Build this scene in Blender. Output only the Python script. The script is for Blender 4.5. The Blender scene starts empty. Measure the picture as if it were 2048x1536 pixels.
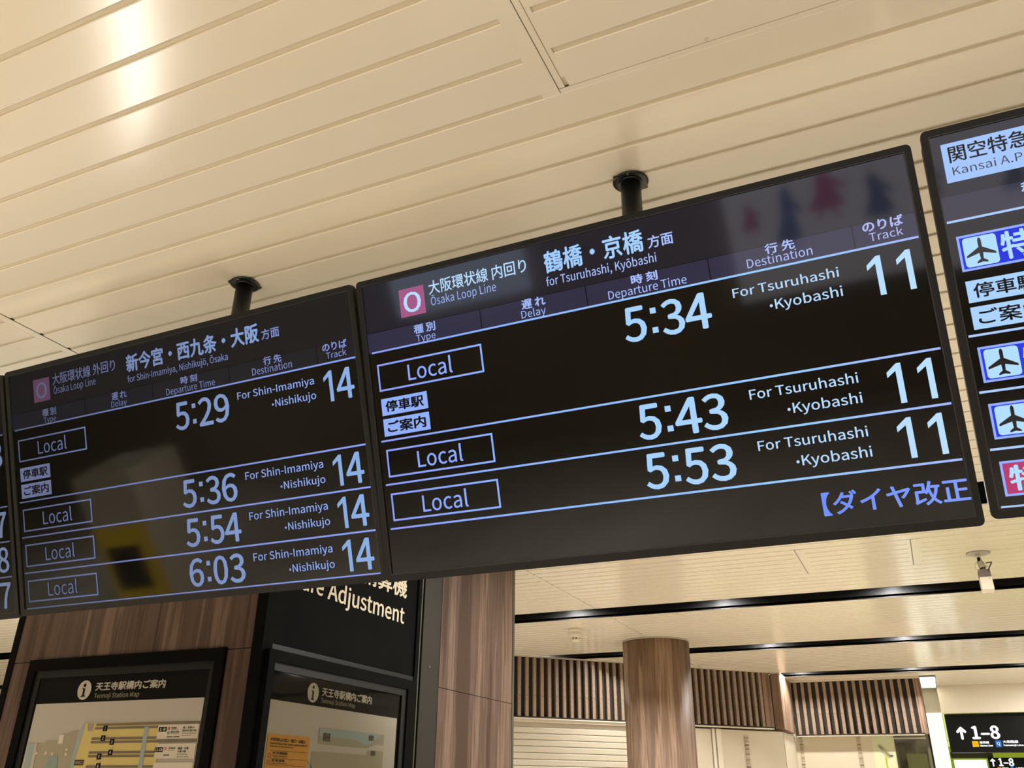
import bpy, math, random
from mathutils import Matrix, Vector
random.seed(7)
sc = bpy.context.scene
COL = sc.collection
R = math.radians
CEIL = 2.9

# ------------------------------------------------------------------ camera
cam_d = bpy.data.cameras.new('camera'); cam = bpy.data.objects.new('camera', cam_d); COL.objects.link(cam)
cam.location = (0, 0, 1.6)
cam.rotation_euler = (2.01665524, -0.0115871462, 0.425157915)
cam_d.sensor_fit = 'HORIZONTAL'; cam_d.sensor_width = 36.0
cam_d.lens = 36.0 * 1730.905 / 2048.0
cam_d.clip_start = 0.02; cam_d.clip_end = 100
sc.camera = cam
# ------------------------------------------------------------------ view, world
vs = sc.view_settings
sc.display_settings.display_device = 'sRGB'
vs.view_transform = 'Standard'; vs.look = 'None'; vs.exposure = 0.0; vs.gamma = 1.0; vs.use_curve_mapping = False
sc.cycles.use_denoising = True
sc.cycles.max_bounces = 6
sc.cycles.diffuse_bounces = 4
sc.cycles.glossy_bounces = 3
sc.cycles.sample_clamp_indirect = 4.0
w = bpy.data.worlds.new('world'); sc.world = w; w.use_nodes = True
w.node_tree.nodes['Background'].inputs[0].default_value = (1.0, 0.84, 0.62, 1)
w.node_tree.nodes['Background'].inputs[1].default_value = 0.02

# ------------------------------------------------------------------ lamps of the hall: downlight rows following the ceiling slots, then added fill lamps
WARM = (1.0, 0.985, 0.965)
def downlight_or_fill(x, y, z, power, size=0.11, col=WARM, angle=None):
    l = bpy.data.lights.new('downlight_or_fill', 'AREA'); l.shape = 'DISK'; l.size = size; l.energy = power; l.color = col
    if angle: l.spread = R(angle)
    o = bpy.data.objects.new('downlight_or_fill', l); COL.objects.link(o); o.location = (x, y, z)
    return o
SLOT_X = [-14.5 + 1.2 * i for i in range(16)]
for yy, pw in ((6.50, 20), (8.60, 22), (10.72, 21)):
    for i in range(12):
        x = -0.105 - 1.2 * (i - 1)
        if x < -4.5 and i % 2: continue
        downlight_or_fill(x, yy, CEIL + 0.10, pw, 0.09, WARM, 165)
# larger unseen lamps over the hall, added to light the ceiling and far bulkhead
for (x, y, pw) in ((-4.4, -1.4, 84), (-2.0, -2.9, 96), (1.8, -2.4, 60), (-8.0, 0.0, 76), (-8.0, -4.0, 56),
                   (0.4, 4.37, 46), (-1.0, 4.4, 48), (2.6, 3.4, 40), (-6.2, 4.4, 66), (2.3, 8.6, 20), (1.6, 11.3, 50), (3.5, 6.5, 20)):
    downlight_or_fill(x, y, CEIL - 0.012, pw, 0.30, WARM, 179 if y > 3 else 125)
# unseen upward area lights added left of the kiosk to make the ceiling streak
def streak_light(cx, cy, ln, wd, pw):
    l = bpy.data.lights.new('added_streak_light', 'AREA'); l.shape = 'RECTANGLE'; l.size = ln; l.size_y = wd; l.energy = pw; l.color = (1.0, 0.96, 0.88); l.spread = R(130)
    o = bpy.data.objects.new('added_streak_light', l); COL.objects.link(o); o.location = (cx, cy, 0.03); o.rotation_euler = (math.pi, 0, math.atan2(2.6, -2.3))
streak_light(-3.76, 2.55, 1.25, 0.14, 20)
streak_light(-4.50, 3.39, 0.95, 0.14, 14)
streak_light(-5.35, 4.36, 1.60, 0.14, 17)

# ================================================================== materials
def srgb(r, g, b):
    f = lambda c: (c / 255 / 12.92) if c / 255 <= 0.04045 else ((c / 255 + 0.055) / 1.055) ** 2.4
    return (f(r), f(g), f(b), 1)
def mat(name, col, rough=0.5, metal=0.0, spec=0.5, coat=0.0, emit=None, estr=1.0):
    m = bpy.data.materials.new(name); m.use_nodes = True
    b = m.node_tree.nodes['Principled BSDF']
    b.inputs['Base Color'].default_value = srgb(*col); b.inputs['Roughness'].default_value = rough
    b.inputs['Metallic'].default_value = metal; b.inputs['Specular IOR Level'].default_value = spec
    b.inputs['Coat Weight'].default_value = coat
    if emit:
        b.inputs['Emission Color'].default_value = srgb(*emit); b.inputs['Emission Strength'].default_value = estr
    return m
def nodes(m): return m.node_tree.nodes, m.node_tree.links, m.node_tree.nodes['Principled BSDF']
def noise_tint(m, scale, a, b, rough=(None, None), vec_scale=(1, 1, 1), detail=3, lo=0.35, hi=0.65):
    """colour (and roughness) that wanders a little between two tones"""
    N, L, P = nodes(m)
    tc = N.new('ShaderNodeTexCoord'); mp = N.new('ShaderNodeMapping'); mp.inputs['Scale'].default_value = vec_scale
    nz = N.new('ShaderNodeTexNoise'); nz.inputs['Scale'].default_value = scale; nz.inputs['Detail'].default_value = detail
    cr = N.new('ShaderNodeValToRGB'); cr.color_ramp.elements[0].position = lo; cr.color_ramp.elements[1].position = hi
    cr.color_ramp.elements[0].color = srgb(*a); cr.color_ramp.elements[1].color = srgb(*b)
    L.new(tc.outputs['Object'], mp.inputs['Vector']); L.new(mp.outputs['Vector'], nz.inputs['Vector'])
    L.new(nz.outputs['Fac'], cr.inputs['Fac']); L.new(cr.outputs['Color'], P.inputs['Base Color'])
    if rough[0] is not None:
        mr = N.new('ShaderNodeMapRange'); mr.inputs['To Min'].default_value = rough[0]; mr.inputs['To Max'].default_value = rough[1]
        L.new(nz.outputs['Fac'], mr.inputs['Value']); L.new(mr.outputs['Result'], P.inputs['Roughness'])
    return m
M = {}
M['panel'] = mat('painted_ceiling_metal', (242, 232, 212), 0.17, spec=0.5)
M['groove'] = mat('ceiling_joint_paint', (218, 206, 181), 0.5)
M['black'] = noise_tint(mat('black_powder_coat', (12, 11, 10), 0.7, spec=0.04), 8, (11, 10, 9), (15, 14, 12))
M['slot'] = mat('matt_black_slot', (13, 12, 11), 0.5, spec=0.35)
M['housing'] = mat('display_housing', (25, 24, 23), 0.45, spec=0.25)
M['housing_lip'] = mat('display_lip', (46, 46, 46), 0.35)
M['pole'] = mat('black_pole', (20, 20, 20), 0.38)
M['trim'] = mat('dark_metal_trim', (92, 92, 82), 0.35, 0.6)
M['steel'] = mat('brushed_steel', (150, 146, 138), 0.3, 0.9)
M['white'] = noise_tint(mat('cream_wall_paint', (204, 193, 170), 0.45), 0.9, (202, 191, 168), (208, 197, 174))
M['wallshade'] = mat('beige_wall', (200, 186, 156), 0.6)
M['floor'] = noise_tint(mat('polished_floor', (214, 204, 186), 0.3), 1.2, (206, 196, 178), (220, 211, 194), (0.2, 0.4))
M['shutter'] = mat('shutter_paint', (200, 190, 168), 0.4)
M['whiteplastic'] = mat('white_plastic', (236, 226, 206), 0.4)
M['greyplastic'] = mat('grey_plastic', (176, 168, 150), 0.4)
M['slatback'] = mat('dark_slat_backing', (46, 36, 26), 0.8)
M['mosaic'] = noise_tint(mat('mosaic_tiles', (150, 128, 98), 0.4), 40, (120, 100, 74), (196, 176, 142), vec_scale=(1, 1, 1), detail=0)
M['soffit'] = mat('soffit_paint', (220, 210, 190), 0.5)

def wood(name, cols, sx=14.0, contrast=(0.3, 0.7), fine=0.25, rough=0.4):
    m = mat(name, cols[0], rough + 0.1, spec=0.22); N, L, P = nodes(m)
    tc = N.new('ShaderNodeTexCoord'); mp = N.new('ShaderNodeMapping'); mp.inputs['Scale'].default_value = (1, 1, 0.045)
    n1 = N.new('ShaderNodeTexNoise'); n1.inputs['Scale'].default_value = sx; n1.inputs['Detail'].default_value = 2.5; n1.inputs['Roughness'].default_value = 0.55
    n2 = N.new('ShaderNodeTexNoise'); n2.inputs['Scale'].default_value = sx * 9; n2.inputs['Detail'].default_value = 3
    L.new(tc.outputs['Object'], mp.inputs['Vector']); L.new(mp.outputs['Vector'], n1.inputs['Vector']); L.new(mp.outputs['Vector'], n2.inputs['Vector'])
    mx = N.new('ShaderNodeMix'); mx.data_type = 'FLOAT'; mx.inputs['Factor'].default_value = fine
    L.new(n1.outputs['Fac'], mx.inputs['A']); L.new(n2.outputs['Fac'], mx.inputs['B'])
    cr = N.new('ShaderNodeValToRGB'); e = cr.color_ramp.elements
    e[0].position = contrast[0]; e[0].color = srgb(*cols[0]); e[1].position = contrast[1]; e[1].color = srgb(*cols[-1])
    for i, c in enumerate(cols[1:-1]):
        k = e.new(contrast[0] + (contrast[1] - contrast[0]) * (i + 1) / (len(cols) - 1)); k.color = srgb(*c)
    L.new(mx.outputs['Result'], cr.inputs['Fac']); L.new(cr.outputs['Color'], P.inputs['Base Color'])
    return m
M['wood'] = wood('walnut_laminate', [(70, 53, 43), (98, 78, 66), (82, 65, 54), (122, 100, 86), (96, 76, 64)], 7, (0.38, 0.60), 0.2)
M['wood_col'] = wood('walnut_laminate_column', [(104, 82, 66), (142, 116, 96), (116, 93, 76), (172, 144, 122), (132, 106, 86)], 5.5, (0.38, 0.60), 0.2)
M['slat'] = wood('slat_timber', [(124, 105, 88), (156, 135, 116), (138, 118, 100)], 20)

def emis(name, col, s=1.0):
    m = bpy.data.materials.new(name); m.use_nodes = True; N = m.node_tree.nodes; L = m.node_tree.links
    N.remove(N['Principled BSDF']); e = N.new('ShaderNodeEmission'); e.inputs[0].default_value = srgb(*col); e.inputs[1].default_value = s
    L.new(e.outputs[0], N['Material Output'].inputs[0]); return m
def lit_gradient(name, stops, x0, x1, s=1.0):
    """backlight that is weaker at one side of a panel: colour stops along the hall's x axis"""
    m = emis(name, (255, 255, 255), s); N = m.node_tree.nodes; L = m.node_tree.links
    g = N.new('ShaderNodeNewGeometry'); sp = N.new('ShaderNodeSeparateXYZ'); mr = N.new('ShaderNodeMapRange')
    mr.inputs['From Min'].default_value = x0; mr.inputs['From Max'].default_value = x1
    cr = N.new('ShaderNodeValToRGB'); e = cr.color_ramp.elements
    e[0].color = srgb(*stops[0][1]); e[0].position = stops[0][0]; e[1].color = srgb(*stops[-1][1]); e[1].position = stops[-1][0]
    for p_, c_ in stops[1:-1]: k = e.new(p_); k.color = srgb(*c_)
    L.new(g.outputs['Position'], sp.inputs[0]); L.new(sp.outputs['X'], mr.inputs['Value']); L.new(mr.outputs['Result'], cr.inputs['Fac'])
    L.new(cr.outputs['Color'], [n for n in N if n.type == 'EMISSION'][0].inputs[0]); return m
def screen_mat(name, emit, s=1.0, rough=0.055):
    return mat(name, (4, 4, 4), rough, spec=0.31, emit=emit, estr=s)

# ================================================================== mesh helpers
ID = Matrix.Identity(4)
class MB:
    def __init__(s, fr=None): s.v = []; s.f = []; s.sm = []; s.fr = fr or ID
    def P(s, p): return tuple(s.fr @ Vector(p))
    def face(s, pts, smooth=False):
        n = len(s.v); s.v += [s.P(p) for p in pts]; s.f.append(tuple(range(n, n + len(pts)))); s.sm.append(smooth); return s
    def box(s, x0, x1, y0, y1, z0, z1):
        n = len(s.v)
        s.v += [s.P(p) for p in ((x0, y0, z0), (x1, y0, z0), (x1, y1, z0), (x0, y1, z0), (x0, y0, z1), (x1, y0, z1), (x1, y1, z1), (x0, y1, z1))]
        for q in ((0, 3, 2, 1), (4, 5, 6, 7), (0, 1, 5, 4), (1, 2, 6, 5), (2, 3, 7, 6), (3, 0, 4, 7)): s.f.append(tuple(n + i for i in q)); s.sm.append(False)
        return s
    def prism(s, pts, z0, z1, smooth=False):
        """polygon in local xy extruded along local z"""
        n = len(s.v); k = len(pts)
        s.v += [s.P((x, y, z0)) for x, y in pts] + [s.P((x, y, z1)) for x, y in pts]
        s.f.append(tuple(n + i for i in reversed(range(k)))); s.sm.append(False)
        s.f.append(tuple(n + k + i for i in range(k))); s.sm.append(False)
        for i in range(k):
            j = (i + 1) % k; s.f.append((n + i, n + j, n + k + j, n + k + i)); s.sm.append(smooth)
        return s
    def ring(s, outer, inner, z0, z1):
        n = len(s.v); k = len(outer)
        for z in (z0, z1):
            s.v += [s.P((x, y, z)) for x, y in outer] + [s.P((x, y, z)) for x, y in inner]
        for i in range(k):
            j = (i + 1) % k; a = n; b = n + 2 * k
            s.f += [(b + i, b + j, b + k + j, b + k + i), (a + i, a + k + i, a + k + j, a + j), (a + i, a + j, b + j, b + i), (a + k + i, b + k + i, b + k + j, a + k + j)]
            s.sm += [False] * 4
        return s
    def lathe(s, prof, seg=32, axis='z', c=(0, 0, 0), a0=0, a1=2 * math.pi, cap=True):
        full = abs(a1 - a0 - 2 * math.pi) < 1e-6; n = len(s.v); m = seg if full else seg + 1
        for r, z in prof:
            for i in range(m):
                a = a0 + (a1 - a0) * i / seg; s.v.append(s.P((c[0] + r * math.cos(a), c[1] + r * math.sin(a), c[2] + z)))
        for j in range(len(prof) - 1):
            for i in range(seg):
                k = (i + 1) % m
                s.f.append((n + j * m + i, n + j * m + k, n + (j + 1) * m + k, n + (j + 1) * m + i)); s.sm.append(True)
        if cap and full:
            s.f.append(tuple(n + i for i in reversed(range(m)))); s.sm.append(False)
            q = n + (len(prof) - 1) * m; s.f.append(tuple(q + i for i in range(m))); s.sm.append(False)
        return s
    def tube(s, pts, r, seg=8):
        n = len(s.v); P = [Vector(p) for p in pts]
        for i, p in enumerate(P):
            d = (P[min(i + 1, len(P) - 1)] - P[max(i - 1, 0)]).normalized()
            u = d.orthogonal().normalized(); v = d.cross(u)
            for k in range(seg):
                a = 2 * math.pi * k / seg; s.v.append(s.P(p + u * r * math.cos(a) + v * r * math.sin(a)))
        for i in range(len(P) - 1):
            for k in range(seg):
                j = (k + 1) % seg; s.f.append((n + i * seg + k, n + i * seg + j, n + (i + 1) * seg + j, n + (i + 1) * seg + k)); s.sm.append(True)
        return s
    def build(s, name, m, parent=None, bevel=0):
        me = bpy.data.meshes.new(name); me.from_pydata(s.v, [], s.f); me.materials.append(m)
        me.polygons.foreach_set('use_smooth', s.sm); me.update()
        o = bpy.data.objects.new(name, me); COL.objects.link(o)
        if parent: o.parent = parent; o.matrix_parent_inverse = wm(parent).inverted()
        if bevel:
            b = o.modifiers.new('bevel', 'BEVEL'); b.width = bevel; b.segments = 2; b.limit_method = 'ANGLE'
        return o
_WM = {}
def wm(o):
    if o.name in _WM: return _WM[o.name]
    return ID
def tag(o, label=None, cat=None, group=None, kind=None):
    if label: o['label'] = label
    if cat: o['category'] = cat
    if group: o['group'] = group
    if kind: o['kind'] = kind
    return o
def thing(name, loc, label, cat, group=None, kind=None):
    o = bpy.data.objects.new(name, None); COL.objects.link(o); o.empty_display_size = 0.1
    o.location = loc; _WM[o.name] = Matrix.Translation(loc)
    return tag(o, label, cat, group, kind)
def rrect(x0, x1, y0, y1, r, n=4):
    pts = []
    for cx, cy, a in ((x1 - r, y0 + r, -90), (x1 - r, y1 - r, 0), (x0 + r, y1 - r, 90), (x0 + r, y0 + r, 180)):
        for i in range(n + 1):
            t = R(a + 90 * i / n); pts.append((cx + r * math.cos(t), cy + r * math.sin(t)))
    return pts
def frame(o, x, y, z):
    """4x4 matrix from origin and three axis vectors"""
    m = Matrix.Identity(4)
    for i, a in enumerate((x, y, z)):
        for j in range(3): m[j][i] = a[j]
    for j in range(3): m[j][3] = o[j]
    return m

# ---- lettering: text curves turned into flat meshes, fitted to the ink box they fill on the sign
_TXT = {}
def bundled_font(fn):
    """lettering fonts that ship inside Blender; the built-in one if they are missing"""
    try:
        import os
        return bpy.data.fonts.load(os.path.join(bpy.utils.system_resource('DATAFILES', path='fonts'), fn))
    except Exception: return None
SANS = bundled_font('Noto Sans CJK Regular.woff2')
def text_geo(s, bold=0.0):
    k = (s, bold)
    if k not in _TXT:
        c = bpy.data.curves.new('t', 'FONT'); c.body = s; c.resolution_u = 3; c.fill_mode = 'FRONT'
        if SANS: c.font = SANS
        o = bpy.data.objects.new('t', c); COL.objects.link(o)
        me = bpy.data.meshes.new_from_object(o.evaluated_get(bpy.context.evaluated_depsgraph_get()))
        bpy.data.objects.remove(o); bpy.data.curves.remove(c)
        v = [(q.co.x, q.co.y) for q in me.vertices]; f = [tuple(q.vertices) for q in me.polygons]
        if bold:        # heavier strokes: the outline laid down again a little to each side
            v0, f0 = v, f; v, f = [], []
            for dx, dy in ((-1, 0), (1, 0), (0, -0.8), (0, 0.8)):
                n = len(v); v += [(a + dx * bold, b + dy * bold) for a, b in v0]; f += [tuple(i + n for i in q) for q in f0]
        x0 = min(a for a, b in v); x1 = max(a for a, b in v); y0 = min(b for a, b in v); y1 = max(b for a, b in v)
        v = [((a - x0) / (x1 - x0), (b - y0) / (y1 - y0)) for a, b in v]
        _TXT[k] = (v, f); bpy.data.meshes.remove(me)
    return _TXT[k]
def track_geo(s, st=0.115):
    """track numbers: a plain 1 with a flag and no foot, other digits from the font"""
    k = ('track', s)
    if k in _TXT: return _TXT[k]
    V, F = [], []; x = 0.0
    for ch in s:
        if ch == '1':
            p = [(0.20, 0.0), (0.335, 0.0), (0.335, 1.0), (0.235, 1.0), (0.0, 0.80), (0.0, 0.665), (0.20, 0.815)]
            n = len(V); V += [(x + a, b) for a, b in p]; F += [(n, n + 1, n + 2, n + 3, n + 6), (n + 3, n + 4, n + 5, n + 6)]; x += 0.335 + (0.33 if s == '11' else 0.13)
        else:
            v, f = text_geo(ch, 0.005); wd = 0.66 if ch == '4' else 0.58
            n = len(V); V += [(x + a * wd, b) for a, b in v]; F += [tuple(i + n for i in q) for q in f]; x += wd + 0.13
    x1 = max(a for a, b in V); x0 = min(a for a, b in V)
    _TXT[k] = ([((a - x0) / (x1 - x0), b) for a, b in V], F); return _TXT[k]
def time_geo(s):
    k = ('time', s)
    if k in _TXT: return _TXT[k]
    V, F = [], []
    for ch, (a0, a1) in zip((s[0], s[2], s[3]), ((0, 0.265), (0.44, 0.70), (0.728, 1.0))):
        if ch == '4': a0, a1 = a0 - 0.02, a1 + (0.0 if a1 > 0.9 else 0.02)
        v, f = text_geo(ch, 0.006); n = len(V); V += [(a0 + a * (a1 - a0), b) for a, b in v]; F += [tuple(i + n for i in q) for q in f]
    for b0, b1 in ((0.15, 0.31), (0.70, 0.86)):
        n = len(V); V += [(0.325, b0), (0.392, b0), (0.392, b1), (0.325, b1)]; F.append((n, n + 1, n + 2, n + 3))
    _TXT[k] = (V, F); return _TXT[k]
def text(name, s, fr, x0, x1, y0, y1, z, m, parent, bold=0.0, kind=None):
    """letters filling x0..x1, y0..y1 of a sign plane"""
    v, f = time_geo(s) if len(s) == 4 and s[1] == ':' else track_geo(s) if s in ('11', '14', '15', '17', '18') and name == 'screen_lettering' else text_geo(s, bold); b = MB(fr)
    q = len(v) / 4 if bold and name != 'screen_lettering' else len(v) + 1      # heavier painted letters: the four layers lie 0.06 mm apart
    b.v = [b.P((x0 + a * (x1 - x0), y0 + c * (y1 - y0), z + 6e-5 * (i // q))) for i, (a, c) in enumerate(v)]; b.f = list(f); b.sm = [False] * len(f)
    return b.build(name, m, parent)

# ================================================================== the hall: floor, ceiling, walls
tag(MB().box(-18, 6, -6.6, 18, -0.12, 0).build('floor', M['floor']), kind='structure')
tag(MB().box(-18, 6, -6.75, -6.6, 0, CEIL + 0.4).build('wall_back', M['wallshade']), kind='structure')
tag(MB().box(-18.15, -18, -6.6, 18, 0, CEIL + 0.4).build('wall_left', M['wallshade']), kind='structure')
tag(MB().box(6, 6.15, -6.6, 18, 0, CEIL + 0.4).build('wall_right', M['wallshade']), kind='structure')
tag(MB().box(-18, -4.9, 16.5, 16.65, 0, CEIL + 0.4).build('wall_far_left', M['wallshade']), kind='structure')

ceil_bm = MB()
SLOTS = [(4.215, 4.565), (6.325, 6.665), (8.42, 8.755), (10.53, 10.875)]
PITCH = 0.1045; PH = 1.2505
GW = 0.0125; GD = 0.0048
PX0, PX1 = -16.0, 5.0
ys = [-6.6] + [q for s_ in SLOTS for q in s_] + [16.5]
for i in range(0, len(ys), 2): ceil_bm.box(-18, 6, ys[i], ys[i + 1], CEIL + GD, CEIL + 0.02)
ceiling = tag(ceil_bm.build('ceiling', M['groove']), kind='structure')
# dark recessed slots with their downlights
for i, (a, b) in enumerate(SLOTS):
    t = MB()
    x1 = 5.9 if i < 3 else 5.9
    t.box(-17, x1, a - 0.004, a, CEIL - 0.001, CEIL + 0.22); t.box(-17, x1, b, b + 0.004, CEIL - 0.001, CEIL + 0.22); t.box(-17, x1, a, b, CEIL + 0.2, CEIL + 0.22)
    s_ = t.build('lighting_slot', M['slot'], ceiling)
    if i == 0: continue
    for k in range(8):
        x = -0.105 - 1.2 * (k - 1)
        d = MB().lathe([(0.062, 0.085), (0.07, 0.085), (0.07, 0.15), (0.062, 0.15)], 20, c=(x, b - 0.075, CEIL), cap=False)
        o_ = thing('downlight', (x, b - 0.075, CEIL + 0.2), ['small round downlight in the nearest dark ceiling slot', 'small round downlight in the second dark ceiling slot', 'small round downlight in the farthest dark ceiling slot'][i - 1], 'lamp', 'downlights in ceiling slot %s' % ['one', 'two', 'three'][i - 1])
        o_['label'] = '%s round downlight from the right in the %s dark ceiling slot' % (['first', 'second', 'third', 'fourth', 'fifth', 'sixth', 'seventh', 'eighth'][k], ['nearest', 'middle', 'farthest'][i - 1])
        d.build('reflector', M['slot'], o_)
        MB().lathe([(0.0, 0.0), (0.06, 0.0)], 20, c=(x, b - 0.075, CEIL + 0.145), cap=False).build('lens', emis_lens if 'emis_lens' in globals() else globals().setdefault('emis_lens', emis('downlight_lens', (255, 246, 226), 2.0)), o_)
        MB().lathe([(0.03, 0.14), (0.03, 0.2)], 12, c=(x, b - 0.075, CEIL)).build('stem', M['slot'], o_)

# planks: near rows are single parts, far rows become one mesh
def in_slot(y0, y1): return any(y0 < b and y1 > a for a, b in SLOTS)
_plank_cache = {}
def plank(x0, x1, y0, y1, parent, target=None):
    h = 0.010
    def shape(mb, cx, cy, lx, ly):
        # shallow tray section: flat face with chamfered long edges
        e = 0.0016
        pr = [(-ly / 2, GD + 0.001), (-ly / 2, e), (-ly / 2 + e, 0), (ly / 2 - e, 0), (ly / 2, e), (ly / 2, GD + 0.001)]
        n = len(mb.v)
        for xx in (-lx / 2, lx / 2):
            mb.v += [(cx + xx, cy + a, CEIL * (1 if target else 0) + z) for a, z in pr]
        k = len(pr)
        mb.f += [tuple(n + i for i in reversed(range(k))), tuple(n + k + i for i in range(k))]; mb.sm += [False, False]
        for i in range(k - 1): mb.f.append((n + i, n + k + i, n + k + i + 1, n + i + 1)); mb.sm.append(False)
    lx, ly = round(x1 - x0, 4), round(y1 - y0, 4)
    if target is not None:
        shape(target, (x0 + x1) / 2, (y0 + y1) / 2, lx, ly); return
    key = (lx, ly)
    if key not in _plank_cache:
        mb = MB(); shape(mb, 0, 0, lx, ly)
        # flip so that the face looks down
        me = bpy.data.meshes.new('plank'); me.from_pydata(mb.v, [], mb.f); me.materials.append(M['panel']); me.update(); _plank_cache[key] = me
    o = bpy.data.objects.new('plank', _plank_cache[key]); COL.objects.link(o)
    o.parent = parent
    o.matrix_parent_inverse = wm(parent).inverted()
    o.location = ((x0 + x1) / 2, (y0 + y1) / 2, CEIL)
    o.rotation_euler = (R(random.uniform(-0.22, 0.22)), 0, 0)
    return o
far = MB()
# access panels cut into the boards
near_hatch = thing('ceiling_access_panel', (0.8, 0.2, CEIL), 'cream ceiling access panel at the top with a thin dark outline and small latch', 'access panel')
left_hatch = thing('ceiling_access_panel', (-3.1, 1.6, CEIL), 'cream ceiling access panel above the far left display', 'access panel')
far_hatch = thing('ceiling_access_panel', (-0.23, 5.4, CEIL), 'cream ceiling access panel beyond the lower edge of the brightest display', 'access panel')
k0 = int((-6.5 - PH) / PITCH)
rows = []
k = k0
while True:
    y0 = PH + k * PITCH + GW / 2; y1 = PH + (k + 1) * PITCH - GW / 2
    if y0 > 16.3: break
    rows.append((y0, y1)); k += 1
for (y0, y1) in rows:
    if in_slot(y0, y1):
        for a, b in SLOTS:
            if y0 < a < y1 and a - y0 > 0.02: y1 = a - 0.003; break
            if y0 < b < y1 and y1 - b > 0.02: y0 = b + 0.003; break
        else: continue
        if in_slot(y0, y1): continue
    segs = []
    yc = (y0 + y1) / 2
    if yc < 1.2505: segs = [(PX0, -0.512, ceiling), (-0.452, PX1, near_hatch)] if yc > -0.9 else [(PX0, PX1, ceiling)]
    elif yc < 4.3:
        segs = [(PX0, -2.386, left_hatch if 1.2 < yc < 2.2 else ceiling), (-2.353, PX1, ceiling)]
    elif 5.12 < yc < 5.74: segs = [(PX0, -2.215, ceiling), (-2.181, -0.575, ceiling), (-0.508, 0.04, far_hatch), (0.105, PX1, ceiling)]
    else: segs = [(PX0, -2.215, ceiling), (-2.181, PX1, ceiling)]
    if yc > 11.2: segs = [(PX0, -4.2, ceiling), (-1.42, PX1, ceiling)]
    for x0, x1, par in segs:
        if x1 <= x0: continue
        if -0.9 < yc < 4.3 or (5.12 < yc < 5.74 and par is far_hatch): plank(x0, x1, y0, y1, par)
        else: plank(x0, x1, y0, y1, par, far)
fo = far.build('plank_field', M['panel'], ceiling); fo['kind'] = 'stuff'
# flush margins beside the seams; the seam itself is an open 2 mm gap
def margin(x0, x1, y0, y1, par, name='panel_edge'): return MB().box(x0, x1, y0, y1, CEIL + 0.0002, CEIL + GD).build(name, M['panel'], par)
yA = PH + PITCH * -21
margin(-0.514, -0.4765, yA, 1.2455, ceiling); margin(-0.4745, -0.4615, yA, 1.2425, near_hatch)
margin(-0.460, -0.450, yA, 1.215, near_hatch)
MB().box(-0.4765, -0.4745, yA, 1.2455, CEIL + GD - 0.001, CEIL + GD + 0.001).build('seam', M['slot'], ceiling)
MB().box(-0.4765, PX1, 1.2425, 1.2440, CEIL + 0.001, CEIL + GD - 0.0006).build('seam', M['trim'], ceiling)
margin(-0.4485, PX1, 1.2395, 1.2422, near_hatch); margin(-0.4745, PX1, 1.2446, 1.2566, ceiling); margin(-0.514, -0.4765, 1.2457, 1.2566, ceiling)
MB().lathe([(0.0045, -0.002), (0.0045, 0.003)], 14, c=(-0.172, 1.236, CEIL)).build('latch', M['groove'], near_hatch)
margin(-2.388, -2.3585, 1.2553, 4.2, ceiling)
MB().box(-2.3585, -2.3555, 1.2553, 4.2, CEIL + 0.001, CEIL + GD + 0.0006).build('seam', M['slot'], ceiling)
margin(-2.217, -2.1865, 4.57, 6.32, ceiling); MB().box(-2.1865, -2.183, 4.57, 6.32, CEIL + 0.001, CEIL + GD + 0.0006).build('seam', M['trim'], ceiling)
margin(-2.217, -2.1865, 6.67, 8.42, ceiling); MB().box(-2.1865, -2.183, 6.67, 8.42, CEIL + 0.001, CEIL + GD + 0.0006).build('seam', M['trim'], ceiling)
for x in (-0.5585, 0.0565): MB().box(x - 0.0012, x + 0.004, 5.12, 5.745, CEIL + 0.001, CEIL + GD + 0.0006).build('seam', M['trim'], far_hatch)
for x in (-0.56, 0.055):
    margin(x - 0.017, x, 5.125, 5.74, ceiling); margin(x + 0.005, x + 0.052, 5.125, 5.74, far_hatch)

# ================================================================== wood-clad kiosk with the two station maps
kiosk = thing('information_kiosk', (-2.83, 3.7, 0), 'dark wood clad kiosk block with black framed openings left of the round column', 'kiosk')
KY, KX, KL, KB = 2.58, -2.167, -3.4985, 4.79
MB().box(KL + 0.02, KX - 0.02, KY + 0.02, KB - 0.02, 0, CEIL - 0.002).build('core', M['slot'], kiosk)
# front cladding
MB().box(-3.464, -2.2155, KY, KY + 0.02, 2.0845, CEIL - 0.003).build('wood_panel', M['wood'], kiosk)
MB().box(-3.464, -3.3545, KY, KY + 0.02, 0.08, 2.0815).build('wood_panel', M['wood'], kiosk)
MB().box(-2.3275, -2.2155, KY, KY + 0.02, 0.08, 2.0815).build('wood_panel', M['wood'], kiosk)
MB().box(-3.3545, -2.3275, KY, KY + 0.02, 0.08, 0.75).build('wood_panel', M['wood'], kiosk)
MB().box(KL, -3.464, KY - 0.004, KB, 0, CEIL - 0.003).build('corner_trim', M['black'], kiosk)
MB().box(-2.2155, KX, KY - 0.004, 2.6335, 0, CEIL - 0.003).build('corner_trim', M['black'], kiosk)
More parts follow.
